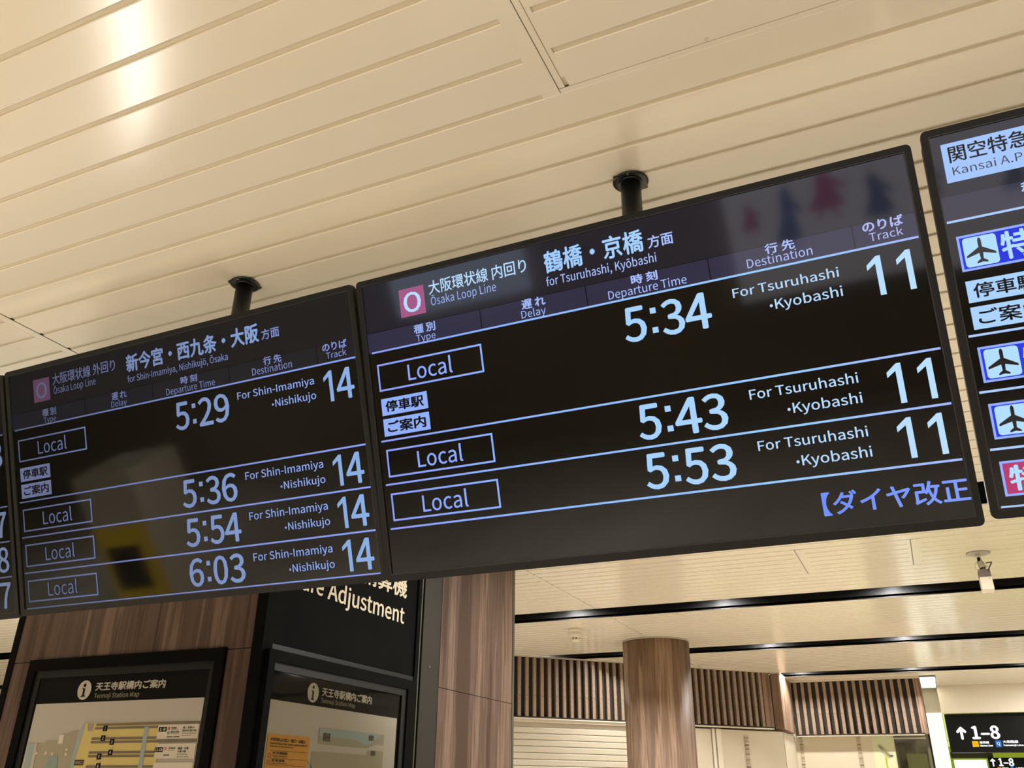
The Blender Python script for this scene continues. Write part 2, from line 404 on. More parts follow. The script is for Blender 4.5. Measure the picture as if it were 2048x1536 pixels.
# right side
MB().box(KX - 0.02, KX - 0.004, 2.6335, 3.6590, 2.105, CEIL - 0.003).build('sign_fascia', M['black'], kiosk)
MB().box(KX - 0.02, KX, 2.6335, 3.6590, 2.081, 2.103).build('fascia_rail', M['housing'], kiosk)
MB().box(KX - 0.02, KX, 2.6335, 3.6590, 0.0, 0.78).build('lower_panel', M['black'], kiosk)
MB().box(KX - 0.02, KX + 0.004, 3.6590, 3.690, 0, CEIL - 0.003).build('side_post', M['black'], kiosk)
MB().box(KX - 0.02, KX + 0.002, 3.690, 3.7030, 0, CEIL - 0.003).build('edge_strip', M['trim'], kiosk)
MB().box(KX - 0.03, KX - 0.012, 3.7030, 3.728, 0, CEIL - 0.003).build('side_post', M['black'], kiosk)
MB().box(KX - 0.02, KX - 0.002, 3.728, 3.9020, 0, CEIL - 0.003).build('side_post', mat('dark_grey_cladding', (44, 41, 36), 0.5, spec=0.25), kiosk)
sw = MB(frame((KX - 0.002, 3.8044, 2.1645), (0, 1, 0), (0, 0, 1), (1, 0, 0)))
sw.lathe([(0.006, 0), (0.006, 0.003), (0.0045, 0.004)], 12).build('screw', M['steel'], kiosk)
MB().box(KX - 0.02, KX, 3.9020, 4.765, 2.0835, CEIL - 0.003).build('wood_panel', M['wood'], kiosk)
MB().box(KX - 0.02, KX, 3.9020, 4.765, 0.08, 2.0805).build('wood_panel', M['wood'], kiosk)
MB().box(KX - 0.03, KX + 0.004, 4.765, KB, 0, CEIL - 0.003).build('corner_trim', M['trim'], kiosk)

# lettering on the side fascia
FS = frame((KX, 0, 0), (0, 1, 0), (0, 0, 1), (1, 0, 0))      # local x = world y, local y = world z, local z = out of the wall
FF = frame((0, KY, 0), (1, 0, 0), (0, 0, 1), (0, -1, 0))     # front face: local z towards the viewer
M['letter'] = mat('cream_lettering', (238, 226, 200), 0.7)
text('lettering', 'Adjustment', FS, 2.9399, 3.5479, 2.3025, 2.4041, -0.0025, M['letter'], kiosk, 0.006)
text('lettering', 'Fare', FS, 2.718, 2.9096, 2.3276, 2.3990, -0.0025, M['letter'], kiosk, 0.006)
text('lettering', 'のりこし精算機', FS, 2.665, 3.5582, 2.4421, 2.5442, -0.0025, M['letter'], kiosk, 0.008)

# ---- map boards
M['paper'] = mat('map_paper', (176, 166, 150), 0.7)
M['mapblack'] = mat('map_header_black', (16, 15, 13), 0.8, spec=0.1)
M['mapyellow'] = mat('map_yellow', (198, 176, 104), 0.7)
M['mapbar'] = mat('map_track_brown', (112, 98, 76), 0.7)
M['mapgrey'] = mat('map_grey', (152, 142, 118), 0.7)
M['mapblue'] = mat('map_blue_grey', (146, 156, 148), 0.7)
M['mapteal'] = mat('map_teal', (128, 142, 132), 0.7)
M['mapwhite'] = mat('map_white', (204, 192, 170), 0.7)
M['maporange'] = mat('map_orange', (196, 142, 58), 0.7)
M['mapred'] = mat('map_red', (170, 80, 60), 0.7)
M['mapink'] = mat('map_ink', (60, 50, 38), 0.7)
M['headtext'] = mat('map_header_text', (180, 170, 150), 0.7)
def glass_mat():
    m = bpy.data.materials.new('clear_glass'); m.use_nodes = True; N = m.node_tree.nodes; L = m.node_tree.links
    N.remove(N['Principled BSDF'])
    t = N.new('ShaderNodeBsdfTransparent'); t.inputs[0].default_value = (0.93, 0.94, 0.92, 1)
    g = N.new('ShaderNodeBsdfGlossy'); g.inputs['Roughness'].default_value = 0.03
    fr_ = N.new('ShaderNodeFresnel'); fr_.inputs[0].default_value = 1.28; mx = N.new('ShaderNodeMixShader')
    L.new(fr_.outputs[0], mx.inputs[0]); L.new(t.outputs[0], mx.inputs[1]); L.new(g.outputs[0], mx.inputs[2]); L.new(mx.outputs[0], N['Material Output'].inputs[0]); return m
M['glass'] = glass_mat()
def poly(name, fr, pts, z, m, parent):
    b = MB(fr); area = sum(pts[i][0] * pts[(i + 1) % len(pts)][1] - pts[(i + 1) % len(pts)][0] * pts[i][1] for i in range(len(pts)))
    if area < 0: pts = pts[::-1]
    return b.face([(x, y, z) for x, y in pts]).build(name, m, parent)
def rect(name, fr, x0, x1, y0, y1, z, m, parent): return poly(name, fr, [(x0, y0), (x1, y0), (x1, y1), (x0, y1)], z, m, parent)
def map_board(name, fr, X0, X1, ZT, ix0, ix1, iz, gx0, gx1, gz, px0, px1, pz, label, depth=0.014):
    """frame of three stepped mouldings, sheet behind glass"""
    o3 = fr @ Vector((0.5 * (X0 + X1), 0.9, 0))
    b = thing(name, tuple(o3), label, 'map board')
    ZB = 0.80
    def fr_ring(x0, x1, zt, a, c, zt2, zb, zb2, d0, d1, m, nm):
        MB(fr).ring([(x0, zb), (x1, zb), (x1, zt), (x0, zt)], [(a, zb2), (c, zb2), (c, zt2), (a, zt2)], d0, d1).build(nm, m, b)
    fr_ring(X0, X1, ZT, ix0, ix1, iz, ZB, ZB + 0.04, 0.0004, depth, M['black'], 'outer_frame')
    fr_ring(ix0, ix1, iz, gx0, gx1, gz, ZB + 0.04, ZB + 0.07, 0.0004, depth - 0.008, M['housing'], 'inner_frame')
    s = rect('header_sheet', fr, gx0, gx1, pz, gz, 0.002, M['mapblack'], b)
    p = rect('map_sheet', fr, px0, px1, ZB + 0.07, pz, 0.002, M['paper'], b)
    if px0 > gx0: rect('side_strip', fr, gx0, px0, ZB + 0.07, pz, 0.002, M['mapblack'], b)
    if gx1 > px1: rect('side_strip', fr, px1, gx1, ZB + 0.07, pz, 0.002, M['mapblack'], b)
    rect('glass_pane', fr, gx0, gx1, ZB + 0.07, gz, depth - 0.014, M['glass'], b)
    return b, s, p
def head(fr, s, cx, cz, cr, jp, en, gl):
    MB(fr).lathe([(0, 0.0035), (cr, 0.0035)], 28, c=(cx, cz, 0), cap=False).build('information_symbol', M['headtext'], s)
    # letter i with slab foot
    x0, x1, z0, z1 = gl; w_ = x1 - x0; c = (x0 + x1) / 2
    g = MB(fr); st = w_ * 0.24
    g.face([(c - st, z0 + 0.004, 0.0045), (c + st, z0 + 0.004, 0.0045), (c + st, z0 + (z1 - z0) * 0.62, 0.0045), (c - st, z0 + (z1 - z0) * 0.62, 0.0045)])
    g.face([(x0 - 0.001, z0, 0.0045), (x1 + 0.001, z0, 0.0045), (x1 + 0.001, z0 + 0.004, 0.0045), (x0 - 0.001, z0 + 0.004, 0.0045)])
    g.face([(x0 - 0.001, z0 + (z1 - z0) * 0.58, 0.0045), (c, z0 + (z1 - z0) * 0.58, 0.0045), (c, z0 + (z1 - z0) * 0.64, 0.0045), (x0 - 0.001, z0 + (z1 - z0) * 0.64, 0.0045)])
    g.lathe([(0, 0.0045), (w_ * 0.32, 0.0045)], 14, c=(c, z1 - w_ * 0.3, 0), cap=False)
    g.build('symbol_letter', M['mapblack'], s)
    text('title_lettering', '天王寺駅構内ご案内', fr, *jp, 0.0035, M['headtext'], s, 0.012)
    text('title_lettering', 'Tennoji Station Map', fr, *en, 0.0035, M['mapgrey'], s)

b1, s1, p1 = map_board('station_map_board', FF, -3.3545, -2.3275, 2.0890, -3.311, -2.3708, 2.0445, -3.280, -2.3945, 2.016, -3.2725, -2.4015, 1.917,
                       'black framed station map on the front of the wooden kiosk, left one', 0.014)
head(FF, s1, -3.0185, 1.9624, 0.0365, (-2.9605, -2.5999, 1.9571, 1.9890), (-2.9581, -2.7237, 1.9245, 1.9480), (-3.0305, -3.0085, 1.9375, 1.9870))
Z1, Z2, Z3, Z4, Z5 = 0.003, 0.0036, 0.0042, 0.0048, 0.0054
poly('map_area', FF, [(-2.9762, 1.8382), (-3.0004, 1.8161), (-3.0273, 1.8166), (-3.0964, 1.7936), (-3.1061, 1.7817), (-3.1653, 1.7809), (-3.1685, 1.7704), (-3.2642, 1.7715), (-3.26, 1.55), (-2.9583, 1.55)], Z1, M['mapgrey'], p1)
poly('map_area', FF, [(-2.9722, 1.8396), (-2.5984, 1.837), (-2.5960, 1.7800), (-2.58, 1.7600), (-2.5844, 1.40), (-2.992, 1.40), (-2.9880, 1.7200)], Z2, M['mapyellow'], p1)
poly('map_area', FF, [(-2.9762, 1.8382), (-2.9722, 1.8396), (-2.9880, 1.7200), (-2.992, 1.40), (-3.010, 1.40), (-3.008, 1.72), (-3.0004, 1.8100)], Z3, M['mapblue'], p1)
poly('map_area', FF, [(-3.1325, 1.7253), (-3.0872, 1.725), (-3.06, 1.60), (-3.15, 1.60)], Z3, M['mapteal'], p1)
poly('map_area', FF, [(-3.229, 1.7714), (-3.2126, 1.7714), (-3.1998, 1.60), (-3.2206, 1.60)], Z3, M['paper'], p1)
poly('map_area', FF, [(-3.2642, 1.7715), (-3.231, 1.7714), (-3.2230, 1.55), (-3.26, 1.55)], Z2, M['mapblue'], p1)
poly('map_area', FF, [(-3.10, 1.80), (-3.075, 1.80), (-3.075, 1.768), (-3.10, 1.768)], Z3, M['mapwhite'], p1)
poly('map_area', FF, [(-2.9606, 1.8379), (-2.9252, 1.8372), (-2.9281, 1.8105), (-2.9546, 1.8109)], Z3, M['mapgrey'], p1)
bars = [(-2.915, -2.4025, 1.8325), (-2.9180, -2.5995, 1.8205), (-2.9250, -2.5960, 1.7835), (-2.9250, -2.4040, 1.7712), (-2.9250, -2.5960, 1.7352), (-2.9250, -2.5960, 1.7225), (-2.9250, -2.5900, 1.6866), (-2.925, -2.59, 1.672), (-2.925, -2.59, 1.64)]
for x0, x1, z in bars: rect('platform_bar', FF, x0, x1, z - 0.0043, z + 0.0043, Z3, M['mapbar'], p1)
poly('map_passage', FF, [(-2.6645, 1.8222), (-2.6434, 1.8222), (-2.6405, 1.55), (-2.6609, 1.55)], Z4, M['mapblue'], p1)
for x0, x1, z0, z1 in ((-2.597, -2.4035, 1.779, 1.8268), (-2.592, -2.405, 1.7123, 1.7625), (-2.59, -2.405, 1.65, 1.70)): rect('map_note', FF, x0, x1, z0, z1, Z4, M['mapwhite'], p1)
for i, (x, z) in enumerate([(-2.8634, 1.8192), (-2.8649, 1.7846), (-2.8153, 1.7709), (-2.8134, 1.7348), (-2.8667, 1.7208), (-2.8625, 1.6879)]):
    q = rect('platform_number', FF, x - 0.011, x + 0.011, z - 0.010, z + 0.010, Z4, M['mapblack'], p1)
    text('platform_number', str(i + 1), FF, x - (0.004 if i else 0.002), x + (0.004 if i else 0.002), z - 0.0062, z + 0.0062, Z5, M['headtext'], p1, 0.02)
def tiny(lines, fr, par, m=None):
    for s_, x0, x1, z0, z1 in lines: text('map_lettering', s_, fr, x0, x1, z0, z1, Z5, m or M['mapink'], par, 0.01)
rect('map_label', FF, -2.5927, -2.5545, 1.8031, 1.8194, Z5 - 0.0003, M['mapblack'], p1); rect('map_label', FF, -2.5958, -2.5562, 1.7343, 1.7506, Z5 - 0.0003, M['mapblack'], p1)
tiny([('1-8', -2.5880, -2.5600, 1.8065, 1.8160), ('11-18', -2.5930, -2.5590, 1.7375, 1.7475)], FF, p1, M['mapwhite'])
rect('map_label', FF, -2.5502, -2.5385, 1.8085, 1.8186, Z5 - 0.0003, M['mapred'], p1); rect('map_label', FF, -2.55, -2.5375, 1.7925, 1.8040, Z5 - 0.0003, M['mapteal'], p1)
rect('map_label', FF, -2.5531, -2.5385, 1.7397, 1.751, Z5 - 0.0003, mat('map_pink', (196, 138, 120), 0.7), p1)
tiny([('阪和線', -2.532, -2.508, 1.8120, 1.8185), ('Hanwa Line', -2.532, -2.500, 1.8075, 1.8105), ('関西空港線', -2.532, -2.492, 1.7985, 1.8045), ('Kansai-airport Line', -2.532, -2.492, 1.7935, 1.7965),
      ('鳳・和歌山', -2.478, -2.424, 1.8120, 1.8190), ('関西空港方面', -2.478, -2.412, 1.8015, 1.8085), ('for Otori, Wakayama', -2.478, -2.410, 1.7935, 1.7975), ('Kansai-airport', -2.478, -2.432, 1.7865, 1.7900),
      ('大阪環状線', -2.532, -2.498, 1.7440, 1.7500), ('Osaka Loop Line', -2.532, -2.500, 1.7380, 1.7410), ('鶴橋・京橋', -2.486, -2.436, 1.7420, 1.7500), ('大阪方面', -2.486, -2.446, 1.7320, 1.7395),
      ('for Tsuruhashi,', -2.486, -2.436, 1.7240, 1.7285), ('Kyobashi, Osaka', -2.486, -2.430, 1.7160, 1.7200)], FF, p1)
for x0, x1, z in ((-2.548, -2.520, 1.7850), (-2.516, -2.488, 1.7850), (-2.550, -2.522, 1.7240)): rect('map_label', FF, x0, x1, z - 0.0018, z + 0.0018, Z5 - 0.0003, M['mapink'], p1)
rect('map_label', FF, -2.989, -2.9409, 1.691, 1.7099, Z4, M['mapink'], p1)
tiny([('中央口', -2.984, -2.946, 1.6945, 1.7065)], FF, p1, M['mapgrey'])
for x, z in ((-3.154, 1.735), (-3.118, 1.731), (-3.045, 1.747), (-3.043, 1.730), (-3.205, 1.735)): rect('map_mark', FF, x - 0.005, x + 0.005, z - 0.005, z + 0.005, Z4, M['mapwhite'], p1)

b2, s2, p2 = map_board('station_map_board', FS, 2.5985, 3.6385, 2.0800, 2.6336, 3.5837, 2.0390, 2.6420, 3.5470, 2.0100, 2.6570, 3.5335, 1.9115,
                       'black framed station map on the side of the wooden kiosk, below the Fare Adjustment lettering', 0.022)
head(FS, s2, 2.9034, 1.9577, 0.0360, (2.9593, 3.3174, 1.9505, 1.9843), (2.9585, 3.1953, 1.9215, 1.9438), (2.8925, 2.9115, 1.9315, 1.9834))
poly('map_area', FS, [(2.9661, 1.8366), (3.4369, 1.8376), (3.4341, 1.7966), (3.3703, 1.7944), (3.3064, 1.7776), (2.9678, 1.7777)], Z1, M['mapgrey'], p2)
poly('map_area', FS, [(2.9680, 1.8366), (3.4162, 1.8370), (3.3515, 1.8082), (3.3289, 1.7923), (3.2882, 1.7902), (3.2095, 1.8066), (2.9678, 1.8066)], Z2, M['mapblue'], p2)
poly('map_area', FS, [(2.9333, 1.7503), (3.3102, 1.7529), (3.3116, 1.7706), (3.4365, 1.7726), (3.4425, 1.45), (2.934, 1.45)], Z1, M['mapgrey'], p2)
rect('map_legend', FS, 2.6660, 2.9130, 1.40, 1.7980, Z2, M['maporange'], p2)
for z in (1.7425, 1.7172, 1.6952): rect('map_line', FS, 2.69, 2.90, z - 0.0006, z + 0.0006, Z3, M['mapink'], p2)
for x0, x1, z0, z1 in ((2.9967, 3.0401, 1.7903, 1.8185), (3.317, 3.3513, 1.8092, 1.8294), (3.3404, 3.3723, 1.7524, 1.7709)):
    rect('map_label', FS, x0, x1, z0, z1, Z4, M['mapink'], p2)
    text('map_lettering', '改札', FS, x0 + 0.004, x1 - 0.004, (z0 + z1) / 2 + 0.001, z1 - 0.0015, Z5, M['mapgrey'], p2); text('map_lettering', 'Gate', FS, x0 + 0.004, x1 - 0.004, z0 + 0.0015, (z0 + z1) / 2 - 0.001, Z5, M['mapgrey'], p2)
tiny([('中央改札口 北口・南口・公園口', 2.6817, 2.8841, 1.7735, 1.7855), ('Central Ticket Gate, North, South, Park Exit', 2.6813, 2.8998, 1.7612, 1.7700), ('Subway lines and buses', 2.6801, 2.8196, 1.7531, 1.7594),
      ('地下鉄 御堂筋線', 2.7012, 2.7855, 1.7303, 1.7392), ('Subway Midosuji Line', 2.7015, 2.7877, 1.7215, 1.7272), ('地下鉄 谷町線', 2.6998, 2.7731, 1.7056, 1.7153), ('Subway Tanimachi Line', 2.70, 2.79, 1.6985, 1.7035)], FS, p2)
for z in (1.7260, 1.7030): MB(FS).ring([(2.6850 + 0.008 * math.cos(a_), z + 0.008 * math.sin(a_)) for a_ in [i * 0.5236 for i in range(12)]], [(2.6850 + 0.006 * math.cos(a_), z + 0.006 * math.sin(a_)) for a_ in [i * 0.5236 for i in range(12)]], Z3, Z4).build('line_symbol', M['mapred'], p2)
poly('map_line', FS, [(2.908, 1.716), (2.910, 1.7166), (2.99, 1.66), (2.988, 1.659)], Z4, M['mapink'], p2)

# ================================================================== round column
colm = thing('round_column', (-2.185, 7.97, 0), 'round column clad in striped walnut laminate standing before the slatted walls', 'column')
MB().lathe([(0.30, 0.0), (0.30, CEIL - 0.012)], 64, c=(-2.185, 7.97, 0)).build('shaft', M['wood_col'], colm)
MB().lathe([(0.304, CEIL - 0.012), (0.304, CEIL - 0.001)], 64, c=(-2.185, 7.97, 0)).build('top_ring', M['greyplastic'], colm)
MB().lathe([(0.306, 0.0), (0.306, 0.10)], 64, c=(-2.185, 7.97, 0)).build('base_ring', M['steel'], colm)

# ================================================================== slatted screen walls under the ceiling, and what lies below them
s2_ = math.sqrt(2)
E45 = (1 / s2_, 1 / s2_, 0)
def F45(c): return frame((-c / 2, c / 2, 0), E45, (0, 0, 1), (1 / s2_, -1 / s2_, 0))   # wall y - x = c : local x along, y up, z towards viewer
SW = F45(11.945)
ZB = 2.325
wall_far = tag(MB(F45(12.14)).box(2.2, 6.42, 0, CEIL - 0.001, -0.2, -0.02).build('wall_far', M['white']), kind='structure')
sl = thing('slatted_bulkhead', tuple(SW @ Vector((4.5, ZB, 0))), 'long diagonal timber slat screen below the ceiling, passing behind the round column', 'slat screen')
MB(SW).box(2.3, 6.22, ZB, CEIL - 0.012, -0.052, -0.036).build('backing', M['slatback'], sl)
MB(SW).box(2.3, 6.22, ZB - 0.012, ZB, -0.052, 0.002).build('bottom_rail', M['slatback'], sl)
MB(SW).box(2.3, 6.22, CEIL - 0.012, CEIL - 0.001, -0.052, 0.004).build('top_rail', M['soffit'], sl)
def slats(fr, t0, t1, pitch, w_, d, par, zt=CEIL - 0.012, zb=ZB):
    me = None; t = t0
    while t < t1:
        o = None
        if me is None:
            b = MB(); b.v = []; 
            b.box(-w_ / 2, w_ / 2, zb, zt, -d, 0); me = bpy.data.meshes.new('slat'); me.from_pydata(b.v, [], b.f); me.materials.append(M['slat']); me.update()
        o = bpy.data.objects.new('slat', me); COL.objects.link(o); o.parent = par
        o.matrix_parent_inverse = wm(par).inverted(); o.matrix_basis = fr @ Matrix.Translation((t, 0, 0))
        t += pitch
slats(SW, 3.25 - 0.0813 * 11, 6.10, 0.0813, 0.032, 0.036, sl)
MB(SW).box(6.125, 6.225, ZB - 0.002, CEIL - 0.012, -0.05, 0.0).build('end_board', M['wood_col'], sl)
# short return and the panel parallel to the displays
rt = thing('slatted_bulkhead', (-1.45, 10.9, ZB), 'short plain wood return joining the diagonal slat screen to the straight one', 'slat screen')
MB().box(-1.57, -1.475, 10.44, 11.27, 2.31, CEIL - 0.012).build('board', M['wood_col'], rt)
MB().box(-1.575, -1.47, 10.43, 11.275, CEIL - 0.012, CEIL - 0.001).build('top_rail', M['soffit'], rt)
S3 = frame((0, 11.27, 0), (1, 0, 0), (0, 0, 1), (0, -1, 0))
s3 = thing('slatted_bulkhead', (-0.75, 11.27, 2.3), 'straight timber slat screen at right, ending at the bright rectangular lamp', 'slat screen')
MB(S3).box(-1.475, -0.09, 2.302, CEIL - 0.022, -0.052, -0.036).build('backing', M['slatback'], s3)
MB(S3).box(-1.475, -0.09, 2.29, 2.302, -0.052, 0.002).build('bottom_rail', M['slatback'], s3)
MB(S3).box(-1.475, -0.055, CEIL - 0.022, CEIL - 0.001, -0.052, 0.004).build('top_rail', M['soffit'], s3)
slats(S3, -0.189 - 0.0822 * 15, -0.17, 0.0822, 0.034, 0.036, s3, CEIL - 0.022, 2.302)
MB(S3).box(-0.125, -0.057, 2.29, CEIL - 0.022, -0.05, 0.0).build('end_board', M['wood_col'], s3)

# rolling shutter under the diagonal screen
SH = F45(12.0)
sh = thing('rolling_shutter', tuple(SH @ Vector((3.4, 0, 0))), 'closed cream rolling shutter with horizontal slats between kiosk and round column', 'shutter')
MB(SH).box(2.4, 4.72, 2.275, 2.312, -0.05, 0.02).build('shutter_box', M['soffit'], sh)
MB(SH).box(2.4, 4.72, 2.232, 2.275, -0.06, -0.015).build('lintel', M['shutter'], sh)
me = None
for i in range(37):
    z1 = 2.230 - i * 0.0585
    if me is None:
        b = MB(); n = 6; pr = [(-0.012, -0.0570), (-0.004, -0.0560), (0.0, -0.050), (0.0, -0.008), (-0.004, -0.002), (-0.012, -0.0008)]
        for xx in (2.4, 4.72): b.v += [(xx, y_, z_) for z_, y_ in pr]
        for k_ in range(n - 1): b.f.append((k_, n + k_, n + k_ + 1, k_ + 1))
        me = bpy.data.meshes.new('shutter_slat'); me.from_pydata(b.v, [], b.f); me.materials.append(M['shutter']); me.update()
    o = bpy.data.objects.new('shutter_slat', me); COL.objects.link(o); o.parent = sh; o.matrix_parent_inverse = wm(sh).inverted()
    o.matrix_basis = SH @ Matrix.Translation((0, z1, 0))
# white panels, door frame and tile strips to the right of the column
tag(MB().box(-1.56, -1.503, 10.50, 11.52, 0, 2.283).build('wall_far_return', M['white']), kind='structure')
wp = thing('wall_panel_unit', tuple(SH @ Vector((5.3, 0, 0))), 'cream wall panels with a door frame right of the round column', 'wall panel')
MB(SH).box(4.76, 5.44, 0, 2.283, -0.018, -0.004).build('panel', M['white'], wp)
MB(SH).box(5.45, 5.478, 0, 2.287, -0.018, 0.008).build('door_post', M['soffit'], wp)
MB(SH).box(5.482, 5.498, 0, 2.287, -0.019, -0.012).build('dark_gap', M['groove'], wp)
MB(SH).box(5.502, 5.558, 0, 2.287, -0.018, 0.008).build('door_post', M['soffit'], wp)
MB(SH).box(5.558, 6.355, 0, 2.283, -0.018, -0.006).build('panel', M['white'], wp)
for i in range(60):
    if i: pass
def tile_strip(fr, x0, x1, zt, zb, label, z=0.0):
    t = thing('tile_strip', tuple(fr @ Vector(((x0 + x1) / 2, zb, 0))), label, 'tile strip')
    zz = zt; n = 0
    tones = [(190, 176, 150), (176, 160, 134), (160, 142, 116), (132, 114, 92), (182, 168, 142), (196, 182, 156)]
    while zz > zb:
        c = tones[[0, 2, 4, 1, 5, 3, 0, 2, 1, 4, 2, 5][n % 12]]
        key = 'tile_%d' % tones.index(c)
        if key not in M: M[key] = mat('mosaic_tile', c, 0.35)
        MB(fr).box(x0, x1, zz - 0.016, zz - 0.001, z - 0.004, z + 0.004).build('tile', M[key], t)
        zz -= 0.018; n += 1
WS = frame((0, 11.4, 0), (1, 0, 0), (0, 0, 1), (0, -1, 0))
tile_strip(SH, 5.852, 5.898, 2.234, 1.75, 'vertical strip of small brown tiles left of two others, nearest the column', 0.0)
tile_strip(WS, -1.462, -1.424, 2.299, 1.75, 'vertical strip of small brown tiles in the middle of three', 0.002)
tile_strip(WS, -0.828, -0.788, 2.292, 1.75, 'vertical strip of small brown tiles nearest the glass case', 0.002)
tag(MB(WS).box(-1.62, -0.665, 0, 2.42, -0.12, 0.0).build('wall_far_centre', M['white']), kind='structure')
MBs = MB(WS).box(-1.47, -0.10, 2.280, 2.2885, -0.1, 0.128)
tag(MBs.build('trim_1', M['soffit']), kind='structure')
tag(MB(SW).box(2.3, 6.22, 2.300, 2.3118, -0.075, 0.0).build('trim_2', M['soffit']), kind='structure')

# glass fronted shop corner at the right end
gc = thing('glass_shop_corner', (-0.38, 11.7, 0), 'greenish glass shop corner with a notice below the straight slat screen', 'shop front')
M['greencream'] = mat('green_cream_panel', (206, 208, 170), 0.5)
M['shopglass'] = glass_mat(); 
M['notice'] = mat('green_notice', (160, 160, 110), 0.6)
M['shopdark'] = noise_tint(mat('shop_interior', (120, 112, 84), 0.7), 6, (86, 80, 58), (134, 126, 98))
MB(WS).box(-0.665, -0.43, 0, 2.305, -0.06, 0.0).build('side_panel', M['greencream'], gc)
MB(WS).box(-0.43, -0.085, 0, 2.29, -0.2, -0.16).build('interior_panel', M['shopdark'], gc)
MB(WS).box(-0.43, -0.095, 2.245, 2.262, -0.01, 0.02).build('glass_clamp', M['greyplastic'], gc)
MB(WS).box(-0.425, -0.095, 0.1, 2.30, 0.004, 0.012).build('glass_pane', M['glass'], gc)
MB(WS).box(-0.325, -0.118, 1.80, 2.094, -0.02, -0.016).build('notice', M['notice'], gc)
MB(WS).box(-0.098, -0.070, 0, 2.30, -0.02, 0.02).build('corner_post', mat('olive_metal', (92, 88, 66), 0.4), gc)
MB(WS).box(-0.430, -0.40, 0, 2.18, -0.02, 0.007).build('door_stile', mat('olive_frame', (110, 106, 76), 0.4), gc)
MB(WS).box(-0.55, -0.535, 0, 2.06, -0.002, 0.004).build('lime_strip', emis('lime_lit_strip', (214, 226, 60), 0.9), gc)
arm = thing('door_closer', (-0.55, 11.38, 2.13), 'small dark door closer arm on the green cream panel', 'door closer')
MB(WS).prism([(-0.604, 2.170), (-0.599, 2.190), (-0.490, 2.082), (-0.500, 2.068)], 0.002, 0.02).build('arm', mat('closer_grey', (128, 122, 92), 0.4), arm)
MB(WS).prism([(-0.500, 2.068), (-0.465, 2.070), (-0.465, 2.082), (-0.490, 2.082)], 0.002, 0.008).build('link', M['trim'], arm)

# ================================================================== right background: bulkhead, lamp, bright pillar, platform sign
tag(MB().box(0.118, 6.0, 12.37, 12.44, 2.583, CEIL - 0.001).build('wall_far_right', M['panel']), kind='structure')
tag(MB().box(-0.06, 6.0, 15.2, 15.35, 0, CEIL + 0.2).build('wall_end', M['wallshade']), kind='structure')
rl = thing('ceiling_lamp', (0.03, 11.83, CEIL), 'bright rectangular white ceiling lamp at the end of the straight slat screen', 'lamp')
MB().box(-0.054, 0.118, 11.28, 12.365, CEIL - 0.014, CEIL - 0.001).build('lamp_frame', M['trim'], rl)
MB().box(-0.048, 0.110, 11.286, 12.355, CEIL - 0.018, CEIL - 0.0142).build('diffuser', emis('lamp_diffuser', (255, 246, 224), 5.0), rl)
bp = thing('lit_pillar', (0.035, 12.48, 0), 'bright white illuminated pillar beside the platform number sign', 'pillar')
MB().box(-0.055, 0.122, 12.46, 12.52, 0, CEIL - 0.30).build('light_panel', emis('pillar_light_panel', (255, 255, 236), 1.15), bp)
MB().box(-0.055, 0.122, 12.52, 12.60, 0, CEIL - 0.001).build('body', M['white'], bp)
ls = thing('lime_light_box', (0.5, 13.3, 0), 'lime yellow light box with white centre behind the platform signs', 'light box')
LS = frame((0, 13.2, 0), (1, 0, 0), (0, 0, 1), (0, -1, 0))
MB(LS).box(0.10, 2.4, 0.4, 2.70, -0.1, 0.0).build('case', emis('lime_face', (204, 224, 62), 0.4), ls)
for z0, z1 in ((2.325, 2.70), (2.25, 2.318)): MB(LS).box(0.135, 0.178, z0, z1, 0.0, 0.004).build('pale_panel', emis('pale_lime_face', (232, 246, 140), 0.95), ls)
MB(LS).box(0.165, 0.535, 1.2, 2.098, 0.0, 0.006).build('white_face', emis('white_face', (255, 255, 246), 1.1), ls)
MB(LS).box(0.14, 0.62, 2.115, 2.19, 0.0, 0.006).build('dark_band', mat('dark_olive', (60, 64, 30), 0.5), ls)

PS = frame((0, 12.5, 0), (1, 0, 0), (0, 0, 1), (0, -1, 0))
M['signblack'] = mat('sign_black', (14, 15, 15), 0.35, spec=0.2)
M['signwhite'] = emis('sign_white', (255, 255, 255), 1.3)
M['signyellow'] = emis('sign_yellow', (250, 196, 20), 1.0)
M['signblue'] = emis('sign_blue', (50, 120, 214), 1.0)
ps = thing('platform_sign', (0.9, 12.53, 2.15), 'black hanging sign with white arrow and 1–8 at right', 'sign')
MB(PS).box(0.146, 1.9, 2.150, 2.584, -0.12, 0.0).build('case', M['signblack'], ps)
def arrow_up(fr, x0, x1, z0, z1, z, par):
    c = (x0 + x1) / 2; w_ = (x1 - x0); t = w_ * 0.135
    b = MB(fr)
    def cap(p, q, r):
        d = Vector((q[0] - p[0], q[1] - p[1])); a0 = math.atan2(d.y, d.x); pts = []
        for i in range(9): a = a0 + math.pi / 2 + math.pi * i / 8; pts.append((p[0] + r * math.cos(a), p[1] + r * math.sin(a)))
        for i in range(9): a = a0 - math.pi / 2 + math.pi * i / 8; pts.append((q[0] + r * math.cos(a), q[1] + r * math.sin(a)))
        b.face([(x, y, z) for x, y in pts])
    cap((c, z0 + t), (c, z1 - t * 1.3), t); cap((c, z1 - t * 1.3), (x0 + t, z1 - w_ * 0.55), t); cap((c, z1 - t * 1.3), (x1 - t, z1 - w_ * 0.55), t)
    return b.build('arrow', M['signwhite'], par)
arrow_up(PS, 0.244, 0.353, 2.293, 2.443, 0.002, ps)
text('sign_lettering', '1–8', PS, 0.406, 0.710, 2.294, 2.448, 0.002, M['signwhite'], ps, 0.014)
text('sign_lettering', '11–18', PS, 0.985, 1.45, 2.294, 2.448, 0.002, M['signwhite'], ps, 0.014)
